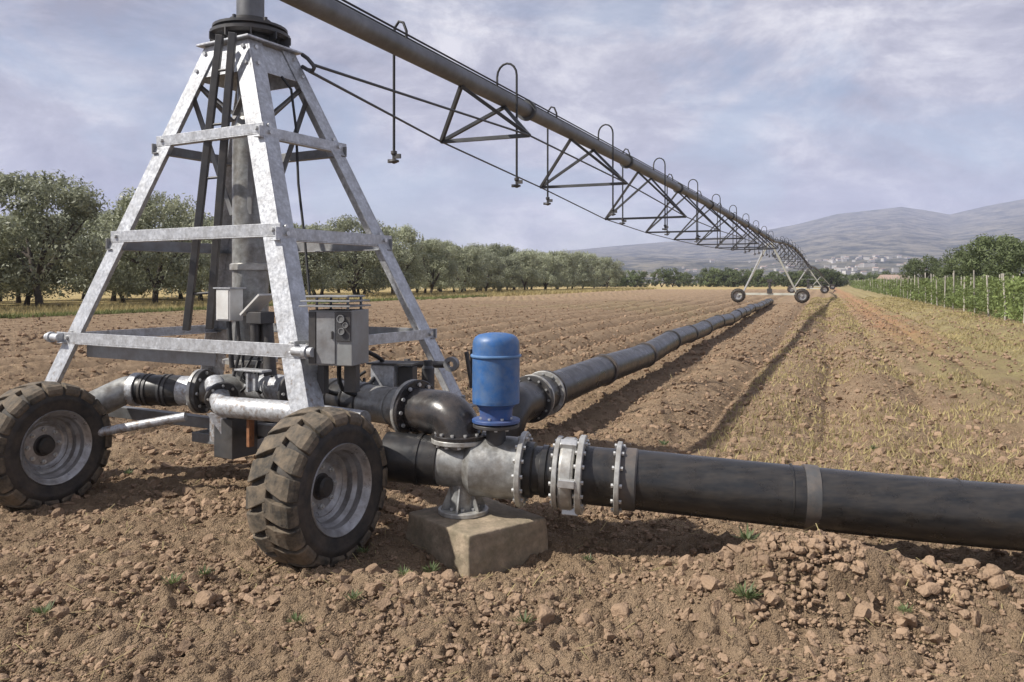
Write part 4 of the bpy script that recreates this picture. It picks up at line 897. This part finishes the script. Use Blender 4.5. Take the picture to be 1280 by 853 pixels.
def drive_tower(c, dh, ztop, half, label, wheel_r=.58):
    sd = Vector((dh.y, -dh.x, 0)); c = Vector(c); t = empty('drive_tower', c, label, 'drive tower', None)
    wl, wr = c - sd * half + UZ * wheel_r, c + sd * half + UZ * wheel_r
    mb = MB(); mb.bar(wl + UZ * .12, wr + UZ * .12, .16, .16); mb.obj('base_beam', M['pale_leg'], t)
    topp = c + UZ * ztop
    for s_ in (-1, 1):
        for e_ in (-1, 1):
            mb = MB(); mb.bar(c + sd * s_ * (half - .35) + UZ * (wheel_r + .2), topp + dh * e_ * .55 + sd * s_ * .12 - UZ * .12, .10, .10); mb.obj('leg', M['pale_leg'] if s_ * e_ < 0 or s_ > 0 else M['galv'], t)
    mb = MB(); mb.bar(topp - dh * .7 - UZ * .16, topp + dh * .7 - UZ * .16, .10, .08); mb.bar(c + sd * -.9 + UZ * (ztop * .55), c + sd * .9 + UZ * (ztop * .55), .05, .05); mb.obj('saddle', M['galv'], t)
    mb = MB(); mb.box(c + UZ * (wheel_r + .35), sd * .35, dh * .3, UZ * .35); mb.tube([c + UZ * (wheel_r + .4), c + UZ * (wheel_r + 1.0)], .09, 10); mb.box(c + UZ * (wheel_r + 1.1), sd * .4, dh * .2, UZ * .25); mb.obj('drive_motor', M['darkmetal'], t)
    for pp in (wl, wr):
        mb = MB(); mb.lathe(pp, dh, [(.30, -.17), (.38, -.19), (wheel_r - .05, -.16), (wheel_r, -.1), (wheel_r, .1), (wheel_r - .05, .16), (.38, .19), (.30, .17)], 28)
        for k in range(18):
            a = 2 * PI * k / 18; rv = sd * math.cos(a) + UZ * math.sin(a); mb.box(pp + rv * wheel_r, rv * .06, dh * .30 + rv.cross(dh) * .12, rv.cross(dh) * .07)
        w = mb.obj('wheel', M['rubber'], t); mb = MB(); mb.lathe(pp, dh, [(.31, -.15), (.28, -.06), (.10, -.04), (.10, -.12), (0, -.13)], 24); mb.lathe(pp, -dh, [(.31, -.15), (.28, -.02), (.10, -.0), (0, -.02)], 24); mb.obj('rim', M['rim'], w)
    return t
T1 = Vector((19.0, 59, 0)); T1.z = ground_z(19, 59)
drive_tower(T1, dh1, 4.5, 2.25, 'nearest wheeled drive tower with pale legs, at the far end of the long pipe', .5)
P2 = Vector((41.8, 113, 3.75)); dh2 = Vector((P2.x - P1.x, P2.y - P1.y, 0)).normalized(); sd2 = Vector((dh2.y, -dh2.x, 0))
span(P1 + dh2 * .5, P2, 10, .85, .112, (P1 + dh2 * .8 - UZ * .2 - sd2 * .2, P1 + dh2 * .8 - UZ * .2 + sd2 * .2), (P2 - dh2 * .6 - UZ * .2 - sd2 * .2, P2 - dh2 * .6 - UZ * .2 + sd2 * .2), 'second pipe span arching away behind the nearest drive tower', droppers=True, dmid=1.5, full=True)
drive_tower((41.8, 113, ground_z(41.8, 113) - .05), dh2, 3.6, 2.2, 'middle drive tower seen past the nearest one, between second and third span', .55)
P3 = Vector((64.2, 166, 2.9)); dh3 = Vector((P3.x - P2.x, P3.y - P2.y, 0)).normalized(); sd3 = Vector((dh3.y, -dh3.x, 0))
span(P2 + dh3 * .5, P3, 9, .6, .112, (P2 + dh3 * .8 - UZ * .2 - sd3 * .2, P2 + dh3 * .8 - UZ * .2 + sd3 * .2), (P3 - dh3 * .6 - UZ * .2 - sd3 * .2, P3 - dh3 * .6 - UZ * .2 + sd3 * .2), 'third and farthest pipe span dropping toward the hedgerow', droppers=False, dmid=1.2, full=False)
drive_tower((64.2, 166, ground_z(64.2, 166) - .05), dh3, 2.8, 2.1, 'farthest small drive tower at the end of the third span', .55)

# ------------------------------------------------------------------ the far town
def house_meshes(w, l, h, rh, flat):
    a = MB(); a.box((0, 0, h / 2 - 1), (w, 0, 0), (0, l, 0), (0, 0, h + 2))
    r = MB()
    if flat: r.box((0, 0, h + .15), (w + .4, 0, 0), (0, l + .4, 0), (0, 0, .3))
    else:
        W, Lh = w / 2 + .4, l / 2 + .4
        r.add([(-W, -Lh, h + .01), (W, -Lh, h + .01), (W, Lh, h + .01), (-W, Lh, h + .01), (-W, 0, h + rh), (W, 0, h + rh)], [(0, 1, 5, 4), (2, 3, 4, 5), (1, 2, 5), (3, 0, 4), (3, 2, 1, 0)])
    return a.mesh('wall', M['wall']), r.mesh('roof', M['roof'] if not flat else M['wall'])
HM = [house_meshes(11, 9, 6, 2.5, False), house_meshes(14, 10, 7, 2.8, False), house_meshes(12, 12, 9, 0, True), house_meshes(18, 10, 10, 0, True), house_meshes(24, 12, 6, 2, False)]
for i in range(120):
    d = random.uniform(1150, 2150); u = random.gauss(1085, 70) if i % 3 else random.uniform(790, 1260)
    x = (u - 640) / F * d; o = empty('house', (x, d, ground_z(x, d)), 'small pale house of the distant town below the hills', 'house', 'houses of the distant town'); o.rotation_euler.z = random.uniform(-.5, .5); o.scale = (random.uniform(.4, .75),) * 3
    for nm, me in zip(('wall', 'roof'), HM[random.randrange(5)]):
        c = link(nm, me); c.parent = o
# farm shed roof near the far end of the stakes
sh = empty('farm_shed', (at(1118, 352, 150).x, 150, ground_z(70, 150)), 'low farm shed with a reddish roof past the end of the stake row', 'shed'); sh.scale = (.6, .6, .75)
for nm, me in zip(('wall', 'roof'), house_meshes(8, 6, 2.6, 1.3, False)):
    c = link(nm, me); c.parent = sh

# ------------------------------------------------------------------ haze over the plain
hz = MB(); hz.box((0, 2800, 310), (14600, 0, 0), (0, 5800, 0), (0, 0, 640))
hm = bpy.data.materials.new('haze_air'); hm.use_nodes = True; hn = hm.node_tree.nodes; hn.clear()
ho = hn.new('ShaderNodeOutputMaterial'); pv = hn.new('ShaderNodeVolumePrincipled'); pv.inputs['Color'].default_value = (.68, .74, 1, 1); pv.inputs['Density'].default_value = .00015
hm.node_tree.links.new(pv.outputs[0], ho.inputs['Volume'])
tag(hz.obj('haze', hm), 'thin pale haze lying over the far hills', 'haze', kind='stuff')
